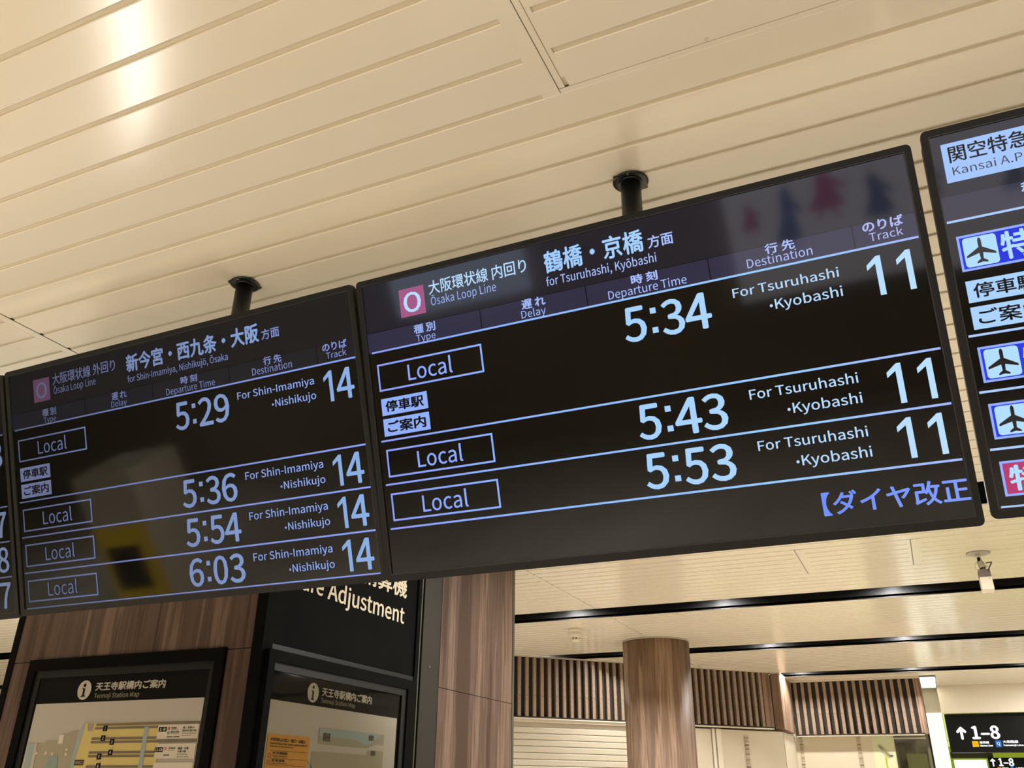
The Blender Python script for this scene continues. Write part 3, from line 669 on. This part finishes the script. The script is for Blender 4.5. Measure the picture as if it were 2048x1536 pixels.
rect('line_mark', PS, 0.393, 0.460, 2.211, 2.276, 0.002, M['signyellow'], ps); rect('line_mark', PS, 0.642, 0.703, 2.207, 2.281, 0.002, M['signblue'], ps)
text('sign_lettering', 'R', PS, 0.413, 0.440, 2.226, 2.262, 0.003, mat('sign_orange', (236, 150, 10), 0.5), ps); text('sign_lettering', 'Q', PS, 0.656, 0.690, 2.224, 2.264, 0.003, M['signwhite'], ps)
text('sign_lettering', '阪和線', PS, 0.474, 0.576, 2.246, 2.274, 0.002, M['signwhite'], ps, 0.014); text('sign_lettering', 'Hanwa Line', PS, 0.472, 0.609, 2.214, 2.236, 0.002, M['signwhite'], ps, 0.02)
text('sign_lettering', '大和路線', PS, 0.720, 0.884, 2.248, 2.282, 0.002, M['signwhite'], ps, 0.014); text('sign_lettering', 'Yamatoji Line', PS, 0.718, 0.932, 2.212, 2.238, 0.002, M['signwhite'], ps, 0.02)
P2 = frame((0, 13.15, 0), (1, 0, 0), (0, 0, 1), (0, -1, 0))
p2s = thing('platform_sign', (1.2, 13.18, 1.9), 'smaller black platform sign showing 1–8, below the larger hanging sign', 'sign')
MB(P2).box(0.552, 1.9, 1.72, 2.118, -0.035, 0.0).build('case', M['signblack'], p2s)
arrow_up(P2, 0.575, 0.630, 2.018, 2.110, 0.002, p2s)
text('sign_lettering', '1–8', P2, 0.662, 0.832, 2.020, 2.112, 0.002, M['signwhite'], p2s, 0.014)
rect('line_mark', P2, 0.640, 0.680, 1.97, 2.008, 0.002, M['signyellow'], p2s); rect('line_mark', P2, 0.78, 0.82, 1.97, 2.01, 0.002, M['signblue'], p2s)
text('sign_lettering', '大和路線', P2, 0.83, 0.95, 1.975, 2.008, 0.002, M['signwhite'], p2s, 0.014); text('sign_lettering', '阪和線', P2, 0.69, 0.76, 1.975, 2.008, 0.002, M['signwhite'], p2s, 0.014)

# ================================================================== smoke detector and surveillance camera
sd = thing('smoke_detector', (-2.56, 6.86, CEIL), 'small cream smoke detector on the ceiling just beyond the first dark slot', 'smoke detector')
SDc = (-2.625, 7.06, CEIL)
MB().lathe([(0.056, 0.0), (0.056, -0.022), (0.050, -0.030)], 24, c=SDc).build('base', M['whiteplastic'], sd)
MB().lathe([(0.050, -0.028), (0.050, -0.060), (0.040, -0.078)], 24, c=SDc).build('body', M['whiteplastic'], sd)
MB().lathe([(0.026, -0.078), (0.028, -0.088)], 16, c=SDc).build('chamber_core', M['mapink'], sd)
for i in range(8):
    a = i * math.pi / 4 + 0.2; x = SDc[0] + 0.036 * math.cos(a); y = SDc[1] + 0.036 * math.sin(a)
    MB().box(x - 0.006, x + 0.006, y - 0.006, y + 0.006, CEIL - 0.092, CEIL - 0.076).build('vent_rib', M['whiteplastic'], sd)
MB().lathe([(0.038, -0.090), (0.038, -0.098), (0.030, -0.104)], 20, c=SDc).build('cap', M['whiteplastic'], sd)
sc_ = thing('surveillance_camera', (0.40, 5.57, CEIL), 'white box surveillance camera hanging from a round ceiling plate at right', 'camera')
MB().lathe([(0.064, -0.001), (0.064, -0.005), (0.055, -0.009)], 32, c=(0.402, 5.57, CEIL)).build('ceiling_plate', M['greyplastic'], sc_)
MB().lathe([(0.0135, -0.008), (0.0135, -0.030)], 16, c=(0.399, 5.57, CEIL)).build('collar', M['whiteplastic'], sc_)
MB().tube([(0.399, 5.57, CEIL - 0.012), (0.402, 5.565, CEIL - 0.06)], 0.0115, 12).build('stem', M['greyplastic'], sc_)
MB().box(0.392, 0.404, 5.55, 5.56, CEIL - 0.060, CEIL - 0.030).build('joint_slot', M['black'], sc_)
MB().tube([(0.402, 5.565, CEIL - 0.055), (0.408, 5.55, CEIL - 0.095)], 0.0165, 14).build('swivel', M['greyplastic'], sc_)
MB().tube([(0.422, 5.56, CEIL - 0.062), (0.432, 5.555, CEIL - 0.085)], 0.007, 10).build('clamp_screw', M['whiteplastic'], sc_)
def cam_fr(): return Matrix.Translation((0.410, 5.56, CEIL - 0.104)) @ Matrix.Rotation(R(-9), 4, 'X') @ Matrix.Rotation(R(2), 4, 'Z')
MB(cam_fr()).box(-0.031, 0.031, -0.026, 0.040, -0.119, -0.047).build('body', M['whiteplastic'], sc_, 0.0015)
MB(cam_fr()).box(-0.030, 0.030, -0.024, 0.038, -0.047, 0.0).build('mount_block', mat('mauve_grey_block', (112, 98, 92), 0.5), sc_, 0.0015)
MB(cam_fr()).box(0.012, 0.024, -0.0268, -0.026, -0.060, -0.056).build('badge_plate', M['greyplastic'], sc_)
def arc(pts, n=6):
    out = []; P_ = [Vector(p) for p in pts]
    for i in range(len(P_) - 1):
        p0 = P_[max(i - 1, 0)]; p1 = P_[i]; p2_ = P_[i + 1]; p3 = P_[min(i + 2, len(P_) - 1)]
        for k_ in range(n):
            t = k_ / n; out.append(0.5 * ((2 * p1) + (p2_ - p0) * t + (2 * p0 - 5 * p1 + 4 * p2_ - p3) * t * t + (3 * p1 - p0 - 3 * p2_ + p3) * t ** 3))
    out.append(P_[-1]); return out
MB().tube(arc([(0.408, 5.56, CEIL - 0.055), (0.43, 5.56, CEIL - 0.063), (0.457, 5.55, CEIL - 0.062), (0.452, 5.54, CEIL - 0.075), (0.432, 5.52, CEIL - 0.110)]), 0.0033, 8).build('cable', mat('brown_cable', (84, 62, 46), 0.5), sc_)
MB().tube(arc([(0.392, 5.56, CEIL - 0.045), (0.377, 5.56, CEIL - 0.060), (0.371, 5.55, CEIL - 0.080), (0.376, 5.54, CEIL - 0.100), (0.392, 5.53, CEIL - 0.112)]), 0.0012, 6).build('safety_wire', M['greyplastic'], sc_)

# ================================================================== departure displays
W, H = 1.235, 0.714
M['dark_em'] = None
def display(origin, yaw, tilt, roll, label, st, du=0.0):
    """origin = top left corner of the bezel front; st = dict of emission materials"""
    e1 = Vector((1, 0, 0)); e2 = Vector((0, math.sin(tilt), -math.cos(tilt)))
    a = math.cos(roll) * e1 + math.sin(roll) * e2; d = -math.sin(roll) * e1 + math.cos(roll) * e2
    Rz = Matrix.Rotation(yaw, 3, 'Z'); a = Rz @ a; d = Rz @ d; n = a.cross(-d)
    fr = frame(origin, a, -d, n)
    base = fr @ Vector((W / 2, 0.0, -0.06))
    t = thing('departure_display', tuple(base), label, 'display')
    out = rrect(0, W, -H, 0, 0.010)
    inn = rrect(0.0125, W - 0.0125, -H + 0.0165, -0.0125, 0.001)
    MB(fr).prism(rrect(0.004, W - 0.004, -H + 0.004, -0.004, 0.008), -0.075, -0.012).build('housing', M['housing'], t)
    MB(fr).ring(out, inn, -0.014, 0.0).build('bezel', M['housing'], t)
    MB(fr).ring(rrect(0.0125, W - 0.0125, -H + 0.0165, -0.0125, 0.001), rrect(0.0140, W - 0.0140, -H + 0.018, -0.0140, 0.001), -0.006, -0.0004).build('inner_lip', M['housing_lip'], t)
    MB(fr).box(W / 2 - 0.25, W / 2 + 0.25, -0.50, -0.15, -0.13, -0.075).build('rear_mount', M['housing'], t)
    s = rect('screen', fr, 0.0130, W - 0.0130, -H + 0.017, -0.013, -0.004, st['screen'], t)
    rect('header_band', fr, 0.0150, W - 0.0150, -0.1785, -0.0145, -0.0036, st['band'], s)
    return t, s, fr
def seg(s, fr, st, u0, u1, v, th=0.0042, key='line'): rect('rule_line', fr, u0 / 1000, u1 / 1000, -v / 1000 - th / 2, -v / 1000 + th / 2, -0.0030, st[key], s)
def T(s, fr, m, txt, u0, u1, v0, v1, bold=0.0, name='screen_lettering', z=-0.0028): return text(name, txt, fr, u0 / 1000, u1 / 1000, -v1 / 1000, -v0 / 1000, z, m, s, bold)
def outline(s, fr, m, u0, u1, v0, v1, th=4.2, name='type_box', z=-0.0030):
    a = [(u0 / 1000, -v1 / 1000), (u1 / 1000, -v1 / 1000), (u1 / 1000, -v0 / 1000), (u0 / 1000, -v0 / 1000)]; h = th / 1000
    b = [(a[0][0] + h, a[0][1] + h), (a[1][0] - h, a[1][1] + h), (a[2][0] - h, a[2][1] - h), (a[3][0] + h, a[3][1] - h)]
    MB(fr).ring(a, b, z - 0.0004, z).build(name, m, s)
def header_common(s, fr, st, du=0):
    # darker joints between the column heads
    for u0, u1 in ((15, 1220),): rect('cell_joint', fr, u0 / 1000, u1 / 1000, -0.1312, -0.1298, -0.0033, st['joint'], s)
    rect('cell_row', fr, 0.0150, W - 0.0150, -0.1785, -0.1312, -0.0034, st['cell'], s)
    for u in (315, 568, 832, 1109): rect('cell_joint', fr, u / 1000 - 0.0011, u / 1000 + 0.0011, -0.175, -0.1312, -0.0033, st['joint'], s)
    h = st['head']
    T(s, fr, h, '種 別', 142, 199, 133, 155, 0.01); T(s, fr, h, 'Type', 146, 197, 158, 178)
    T(s, fr, h, '遅 れ', 417, 474, 131, 153, 0.01); T(s, fr, h, 'Delay', 414, 472, 154, 177)
    T(s, fr, h, '時 刻', 669, 726, 130, 151, 0.01); T(s, fr, h, 'Departure Time', 616, 784, 153, 177)
    T(s, fr, h, '行 先', 945, 1002, 128, 149, 0.01); T(s, fr, h, 'Destination', 907, 1032, 150, 169)
    T(s, fr, h, 'のりば', 1127, 1199, 128, 149, 0.01); T(s, fr, h, 'Track', 1136, 1195, 151, 168)
ROWV = [(178, 208, 273, 197, 273, 219, 260), (390, 411, 476, 404, 479, 422, 463), (492, 513, 577, 506, 581, 524, 565), (594, 615, 677, 609, 684, 624, 665)]
def rows(s, fr, st, times, dest, track, n):
    for i in range(n):
        lv, b0, b1, t0, t1, l0, l1 = ROWV[i]
        outline(s, fr, st['line'], 33, 308, b0, b1); T(s, fr, st['line'], 'Local', 114, 230, l0, l1, 0.002 if n == 3 else 0)
        T(s, fr, st['digit'], times[i], 639, 823, t0, t1 - 1, 0.007)
        T(s, fr, st['small'], dest[0], dest[2], dest[3], t0 + 4 + (0 if i else 1), t0 + 4 + dest[4], 0.003)
        T(s, fr, st['small'], dest[1], dest[5] + 11, dest[6], t0 + 42, t0 + 42 + dest[7], 0.003)
        MB(fr).lathe([(0, -0.0028), (0.0030, -0.0028)], 12, c=((dest[5] + 3.5) / 1000, -(t0 + 55) / 1000, 0), cap=False).build('middle_dot', st['small'], s)
        T(s, fr, st['digit'], track, 1122, 1200, t0, t1) if track == '11' else T(s, fr, st['digit'], track, 1120, 1207, t0, t1, 0.012)
    for i in range(n + 1):
        v = ([178, 390, 492, 594, 695])[i]; seg(s, fr, st, 23, 1219, v)
    for t_, a, b in (('停車駅', 291, 331), ('ご案内', 339, 380)):
        rect('notice_tag', fr, 0.034, 0.157, -b / 1000, -a / 1000, -0.0030, st['tagbg'], s); T(s, fr, st['tagtx'], t_, 44, 147, a + 6, b - 7, 0.012)

ink = mat('screen_dark_ink', (12, 12, 30), 0.2)
# --- middle display (brightest of the two Loop Line ones)
mid = dict(screen=screen_mat('lcd_mid', (8, 7, 8), 0.4), band=screen_mat('lcd_mid_band', (30, 29, 42), 0.8), cell=screen_mat('lcd_mid_cell', (46, 45, 72), 0.85), joint=screen_mat('lcd_mid_joint', (6, 6, 12), 0.5),
           head=lit_gradient('lcd_mid_head', [(0.0, (146, 166, 226)), (0.5, (168, 192, 255)), (1.0, (184, 192, 246))], -1.09, 0.145),
           line=lit_gradient('lcd_mid_line', [(0.0, (142, 156, 240)), (0.35, (146, 186, 255)), (0.75, (156, 206, 255)), (1.0, (168, 186, 250))], -1.09, 0.145),
           digit=lit_gradient('lcd_mid_digit', [(0.0, (150, 190, 255)), (0.5, (164, 208, 255)), (1.0, (190, 226, 255))], -1.09, 0.145),
           small=emis('lcd_mid_small', (186, 220, 255), 1.0), tagbg=emis('lcd_mid_tag', (146, 176, 250), 1.0), tagtx=ink)
O_mid = (-1.09043974, 1.46054046, 2.71681801)
t1_, sm, fm = display(O_mid, 0, 0.338708711, 0, 'lit departure display for Tsuruhashi and Kyobashi, track 11, in the centre', mid)
header_common(sm, fm, mid)
rect('line_symbol', fm, 0.113, 0.180, -0.110, -0.043, -0.0030, emis('loop_line_pink', (164, 92, 134), 1.0), sm)
T(sm, fm, mid['small'], 'O', 123, 170, 53, 102, 0.006, z=-0.0026)
T(sm, fm, mid['small'], '大阪環状線 内回り', 193, 440, 38, 71, 0.004); T(sm, fm, mid['head'], 'Ōsaka Loop Line', 195, 362, 73, 103)
T(sm, fm, mid['digit'], '鶴橋・京橋', 482, 707, 35, 85, 0.008); T(sm, fm, mid['head'], '方面', 716, 770, 56, 83, 0.007); T(sm, fm, mid['head'], 'for Tsuruhashi, Kyōbashi', 482, 729, 92, 119, 0.002)
rows(sm, fm, mid, ['5:34', '5:43', '5:53'], ('For Tsuruhashi', 'Kyobashi', 870, 1072, 21, 936, 1073, 27), '11', 3)
T(sm, fm, lit_gradient('lcd_marquee', [(0.0, (110, 140, 250)), (1.0, (132, 160, 255))], -0.2, 0.145), '【ダイヤ改正', 970, 1221, 625, 669, 0.007)
# --- left display, viewing-angle dimming towards its left side painted into the colours
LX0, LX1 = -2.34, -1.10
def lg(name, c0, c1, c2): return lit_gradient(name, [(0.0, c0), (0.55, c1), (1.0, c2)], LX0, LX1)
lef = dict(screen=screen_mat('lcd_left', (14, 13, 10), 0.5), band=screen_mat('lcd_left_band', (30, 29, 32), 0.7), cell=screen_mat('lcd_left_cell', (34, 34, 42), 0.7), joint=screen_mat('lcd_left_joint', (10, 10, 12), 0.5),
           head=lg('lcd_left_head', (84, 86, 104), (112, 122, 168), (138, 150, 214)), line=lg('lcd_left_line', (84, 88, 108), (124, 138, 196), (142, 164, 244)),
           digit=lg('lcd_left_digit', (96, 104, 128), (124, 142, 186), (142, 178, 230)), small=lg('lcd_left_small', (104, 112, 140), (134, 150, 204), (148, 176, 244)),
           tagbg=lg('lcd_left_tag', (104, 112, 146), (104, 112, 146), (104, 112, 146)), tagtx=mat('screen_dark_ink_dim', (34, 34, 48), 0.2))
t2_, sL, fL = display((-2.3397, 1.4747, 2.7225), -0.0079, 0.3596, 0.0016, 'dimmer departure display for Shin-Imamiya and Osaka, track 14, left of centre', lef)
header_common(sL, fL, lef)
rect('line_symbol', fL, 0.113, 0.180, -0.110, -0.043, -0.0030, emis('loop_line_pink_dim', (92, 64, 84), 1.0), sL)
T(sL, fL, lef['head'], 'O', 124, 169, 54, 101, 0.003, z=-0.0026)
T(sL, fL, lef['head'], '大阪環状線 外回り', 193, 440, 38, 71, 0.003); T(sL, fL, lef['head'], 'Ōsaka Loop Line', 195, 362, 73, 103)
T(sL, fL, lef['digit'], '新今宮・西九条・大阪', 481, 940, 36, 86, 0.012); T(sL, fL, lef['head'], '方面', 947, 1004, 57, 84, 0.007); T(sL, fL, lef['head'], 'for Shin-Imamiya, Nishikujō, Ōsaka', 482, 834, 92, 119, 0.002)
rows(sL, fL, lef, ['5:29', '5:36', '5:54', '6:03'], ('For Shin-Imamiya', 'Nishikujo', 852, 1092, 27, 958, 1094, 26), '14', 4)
# --- right display, only its left end is in the picture
rig = dict(screen=screen_mat('lcd_right', (10, 9, 9), 0.5), band=screen_mat('lcd_right_band', (30, 29, 40), 0.8), cell=screen_mat('lcd_right_cell', (50, 48, 66), 0.85), joint=screen_mat('lcd_right_joint', (14, 14, 22), 0.5),
           head=emis('lcd_right_head', (176, 206, 255)), line=emis('lcd_right_line', (176, 206, 255)), digit=emis('lcd_right_digit', (186, 226, 255)), small=emis('lcd_right_small', (186, 226, 255)),
           tagbg=emis('lcd_right_tag', (172, 212, 255)), tagtx=ink)
t3_, sR, fR = display((0.1620, 1.4429, 2.7216), -0.0001, 0.3339, 0.0101, 'departure display for airport expresses with plane symbols, cut off at right', rig)
DU = -6
rect('cell_row', fR, 0.015, W - 0.015, -0.1785, -0.1312, -0.0034, rig['cell'], sR)
rect('title_plate', fR, 0.030, 0.60, -0.106, -0.032, -0.0030, emis('lcd_right_plate', (166, 200, 255)), sR)
T(sR, fR, ink, '関空特急はるか', 40, 268, 38, 70, 0.006); T(sR, fR, ink, 'Kansai A.P.Ltd.Express', 42, 290, 77, 98)
T(sR, fR, rig['head'], '種 別', 142, 199, 133, 155, 0.01); T(sR, fR, rig['head'], 'Type', 146, 197, 158, 178)
for v in (178, 390, 492, 594, 695): seg(sR, fR, rig, 17, 1213, v)
for t_, a, b in (('停車駅', 291, 331), ('ご案内', 339, 380)):
    rect('notice_tag', fR, 0.028, 0.151, -b / 1000, -a / 1000, -0.0030, rig['tagbg'], sR); T(sR, fR, ink, t_, 38, 141, a + 6, b - 7, 0.007)
blue = emis('express_blue', (52, 62, 222)); white_b = emis('express_white', (180, 224, 255)); lil = emis('express_rim', (150, 176, 255)); redm = emis('express_red', (186, 66, 112))
PLANE = [(0, 26), (2.2, 24), (3, 20), (3, 8), (24, -5), (24, -9), (3.2, -3), (2.4, -14), (9, -19), (9, -22), (0, -20), (-9, -22), (-9, -19), (-2.4, -14), (-3.2, -3), (-24, -9), (-24, -5), (-3, 8), (-3, 20), (-2.2, 24)]
for i, (b0, b1) in enumerate(((207, 273), (412, 476), (514, 577), (616, 677))):
    outline(sR, fR, lil, 27, 302, b0, b1, 4.0, 'type_box', -0.0028)
    rect('type_plate', fR, 0.028, 0.301, -(b1 - 1) / 1000, -(b0 + 1) / 1000, -0.0031, blue if i < 3 else redm, sR)
    if i < 3:
        MB(fR).prism(rrect(0.035, 0.089, -(b1 - 6) / 1000, -(b0 + 6) / 1000, 0.006), -0.0030, -0.0027).build('plane_plate', white_b, sR)
        cx, cy = 0.062, -(b0 + b1) / 2000; k_ = 0.00098
        MB(fR).face([(cx + x * k_, cy + (y - 1) * k_, -0.0024) for x, y in reversed(PLANE)]).build('plane_symbol', ink, sR)
        T(sR, fR, white_b, '特急', 94, 200, b0 + 7, b1 - 8, 0.008)
    else: T(sR, fR, white_b, '特急', 38, 150, b0 + 8, b1 - 8, 0.008)
T(sR, fR, rig['digit'], '6:14', 633, 817, 197, 273, 0.007); T(sR, fR, rig['digit'], '15', 1116, 1196, 197, 273, 0.012)
# --- far left display, only its right end is in the picture
O_far = Matrix.Rotation(-0.012, 3, 'Z') @ Vector((-1.2435, 0, 0)) + Vector((-2.3397, 1.4747, 2.7225))
flf = dict(screen=screen_mat('lcd_far_left', (14, 13, 10), 0.5), band=screen_mat('lcd_far_band', (28, 27, 26), 0.7), cell=screen_mat('lcd_far_cell', (30, 29, 30), 0.7), joint=ink,
           head=emis('lcd_far_head', (90, 94, 110)), line=emis('lcd_far_line', (96, 100, 118)), digit=emis('lcd_far_digit', (112, 124, 152)), small=emis('lcd_far_small', (104, 112, 134)),
           tagbg=emis('lcd_far_tag', (104, 112, 134)), tagtx=ink)
t4_, sF, fF = display(tuple(O_far), -0.012, 0.3596, 0.003, 'unlit looking departure display at the left edge showing tracks 18 and 17', flf)
for v in (178, 390, 492, 594): seg(sF, fF, flf, 23, 1213, v)
for i, (tr, tm) in enumerate((('18', '5:27'), ('17', '5:48'), ('18', '6:02'), ('17', '6:11'))):
    lv, b0, b1, t0, t1, l0, l1 = ROWV[i]
    T(sF, fF, flf['digit'], tr, 1118, 1205, t0, t1, 0.012); T(sF, fF, flf['digit'], tm, 639, 823, t0, t1, 0.007)
    outline(sF, fF, flf['line'], 33, 308, b0, b1); T(sF, fF, flf['line'], 'Local', 114, 230, l0, l1, 0.004)
# poles with their ceiling flanges
def pole(par, x, y, ztop_disp):
    MB().lathe([(0.0235, -0.36), (0.0235, -0.004)], 28, c=(x, y, CEIL)).build('pole', M['pole'], par)
    MB().lathe([(0.0285, -0.012), (0.0275, -0.006), (0.0275, -0.001)], 28, c=(x, y, CEIL)).build('pole_collar', M['pole'], par)
    f = MB().lathe([(0.0395, -0.0015), (0.0415, -0.0035), (0.038, -0.0065), (0.028, -0.007)], 36, c=(x, y, CEIL), cap=False)
    f.lathe([(0.0415, -0.0035), (0.0, -0.003)], 36, c=(x, y, CEIL), cap=False)
    for dx, dy in ((-0.026, -0.028), (0.026, 0.028)): f.box(x + dx - 0.006, x + dx + 0.006, y + dy - 0.005, y + dy + 0.005, CEIL - 0.006, CEIL - 0.0015)
    f.build('ceiling_flange', M['pole'], par)
    MB().lathe([(0.0035, -0.0095), (0.0035, -0.006)], 8, c=(x + 0.004, y - 0.0345, CEIL)).build('screw', M['steel'], par)
    MB().box(x - 0.05, x + 0.05, y - 0.01, y + 0.05, CEIL - 0.42, CEIL - 0.34).build('pole_clamp', M['pole'], par)
pole(t1_, -0.4287, 1.580, 0); pole(t2_, -1.558, 1.579, 0); pole(t3_, 0.78, 1.575, 0); pole(t4_, -2.9, 1.58, 0)

# ================================================================== behind the viewer: seen only as reflections in the screens
mu = thing('backlit_mural', (0.9, -6.55, 1.3), 'pale backlit mural with coloured walking figures on the back wall', 'mural')
MF = frame((0, -6.42, 0), (-1, 0, 0), (0, 0, 1), (0, 1, 0))
MB(MF).box(-3.6, 1.12, 1.28, 2.86, -0.1, 0.0).build('light_face', emis('mural_face', (214, 206, 210), 3.6), mu)
MB(MF).box(-3.62, 1.14, 1.24, 1.28, -0.1, 0.02).build('frame_rail', M['steel'], mu)
SKIN = emis('mural_skin', (222, 186, 190), 3.0)
def fig(x, z0, z1, w_, col, lean=0.0):
    c = emis('mural_colour', col, 3.0); h = z1 - z0
    def pg(pts, zz, m): MB(MF).face([(-(x + px_ + lean * pz), z0 + pz * h, zz) for px_, pz in pts][::-1]).build('figure_shape', m, mu)
    pg([(-w_ * 0.75, 0.18), (-w_ * 0.9, 0.10), (0, 0.06), (w_ * 0.9, 0.12), (w_ * 0.5, 0.45), (w_ * 0.35, 0.80), (0, 0.86), (-w_ * 0.3, 0.78), (-w_ * 0.35, 0.45)], 0.004, c)
    pg([(w_ * 0.3, 0.74), (w_ * 1.05, 0.50), (w_ * 0.95, 0.42), (w_ * 0.2, 0.60)], 0.005, c)
    pg([(-w_ * 0.3, 0.12), (-w_ * 0.15, 0.12), (-w_ * 0.35, -0.12), (-w_ * 0.5, -0.12)], 0.003, c); pg([(w_ * 0.15, 0.12), (w_ * 0.35, 0.12), (w_ * 0.6, -0.12), (w_ * 0.42, -0.12)], 0.003, c)
    pg([(0.036 * math.cos(a_), 0.93 + 0.036 / h * math.sin(a_)) for a_ in [i * math.pi / 6 for i in range(12)]], 0.006, SKIN)
fig(-0.88, 2.02, 2.34, 0.12, (190, 84, 116)); fig(-0.52, 1.78, 2.52, 0.15, (66, 108, 150), 0.04); fig(-0.10, 2.04, 2.54, 0.22, (196, 88, 126)); fig(0.40, 1.86, 2.42, 0.17, (72, 92, 124), -0.05); fig(0.86, 2.0, 2.4, 0.13, (100, 80, 104)); fig(1.6, 1.9, 2.4, 0.14, (90, 110, 130))
mu2 = thing('backlit_mural', (-4.6, -6.55, 1.9), 'bluish backlit panel on the back wall left of the mural', 'mural')
MB(MF).box(3.5, 5.3, 1.95, 2.7, -0.1, 0.0).build('light_face', emis('mural_face_blue', (186, 200, 220), 4.0), mu2)
tm = thing('ticket_machine', (-6.28, -2.3, 0), 'yellow fronted ticket machine with dark screen behind the viewer', 'ticket machine')
MB().box(-6.62, -5.95, -2.6, -2.0, 0, 1.46).build('cabinet', M['whiteplastic'], tm)
MB().box(-6.59, -5.98, -2.0, -1.985, 0.22, 0.96).build('yellow_front', mat('yellow_front', (214, 176, 20), 0.5, emit=(214, 176, 20), estr=1.2), tm)  # glow added to the yellow front to strengthen its mirror image in the screen
MB().box(-6.52, -6.12, -1.985, -1.98, 0.36, 0.78).build('screen', M['slot'], tm)
hs = thing('hanging_sign', (-5.9, -0.48, 2.46), 'small dark hanging sign with lit white marks behind the viewer, reflected in the map glass', 'sign')
MB().box(-6.5, -5.3, -0.56, -0.46, 2.36, 2.56).build('case', M['signblack'], hs)
MB().box(-6.02, -5.98, -0.52, -0.50, 2.56, CEIL - 0.002).build('hanger', M['pole'], hs)
for x0, x1, z in ((-6.34, -6.14, 2.44), (-6.05, -5.99, 2.45), (-5.88, -5.82, 2.47), (-5.70, -5.65, 2.48), (-5.50, -5.43, 2.45)):
    MB().box(x0, x1, -0.46, -0.455, z - 0.02, z + 0.02).build('lit_mark', emis('lit_mark', (230, 245, 255), 14.0), hs)
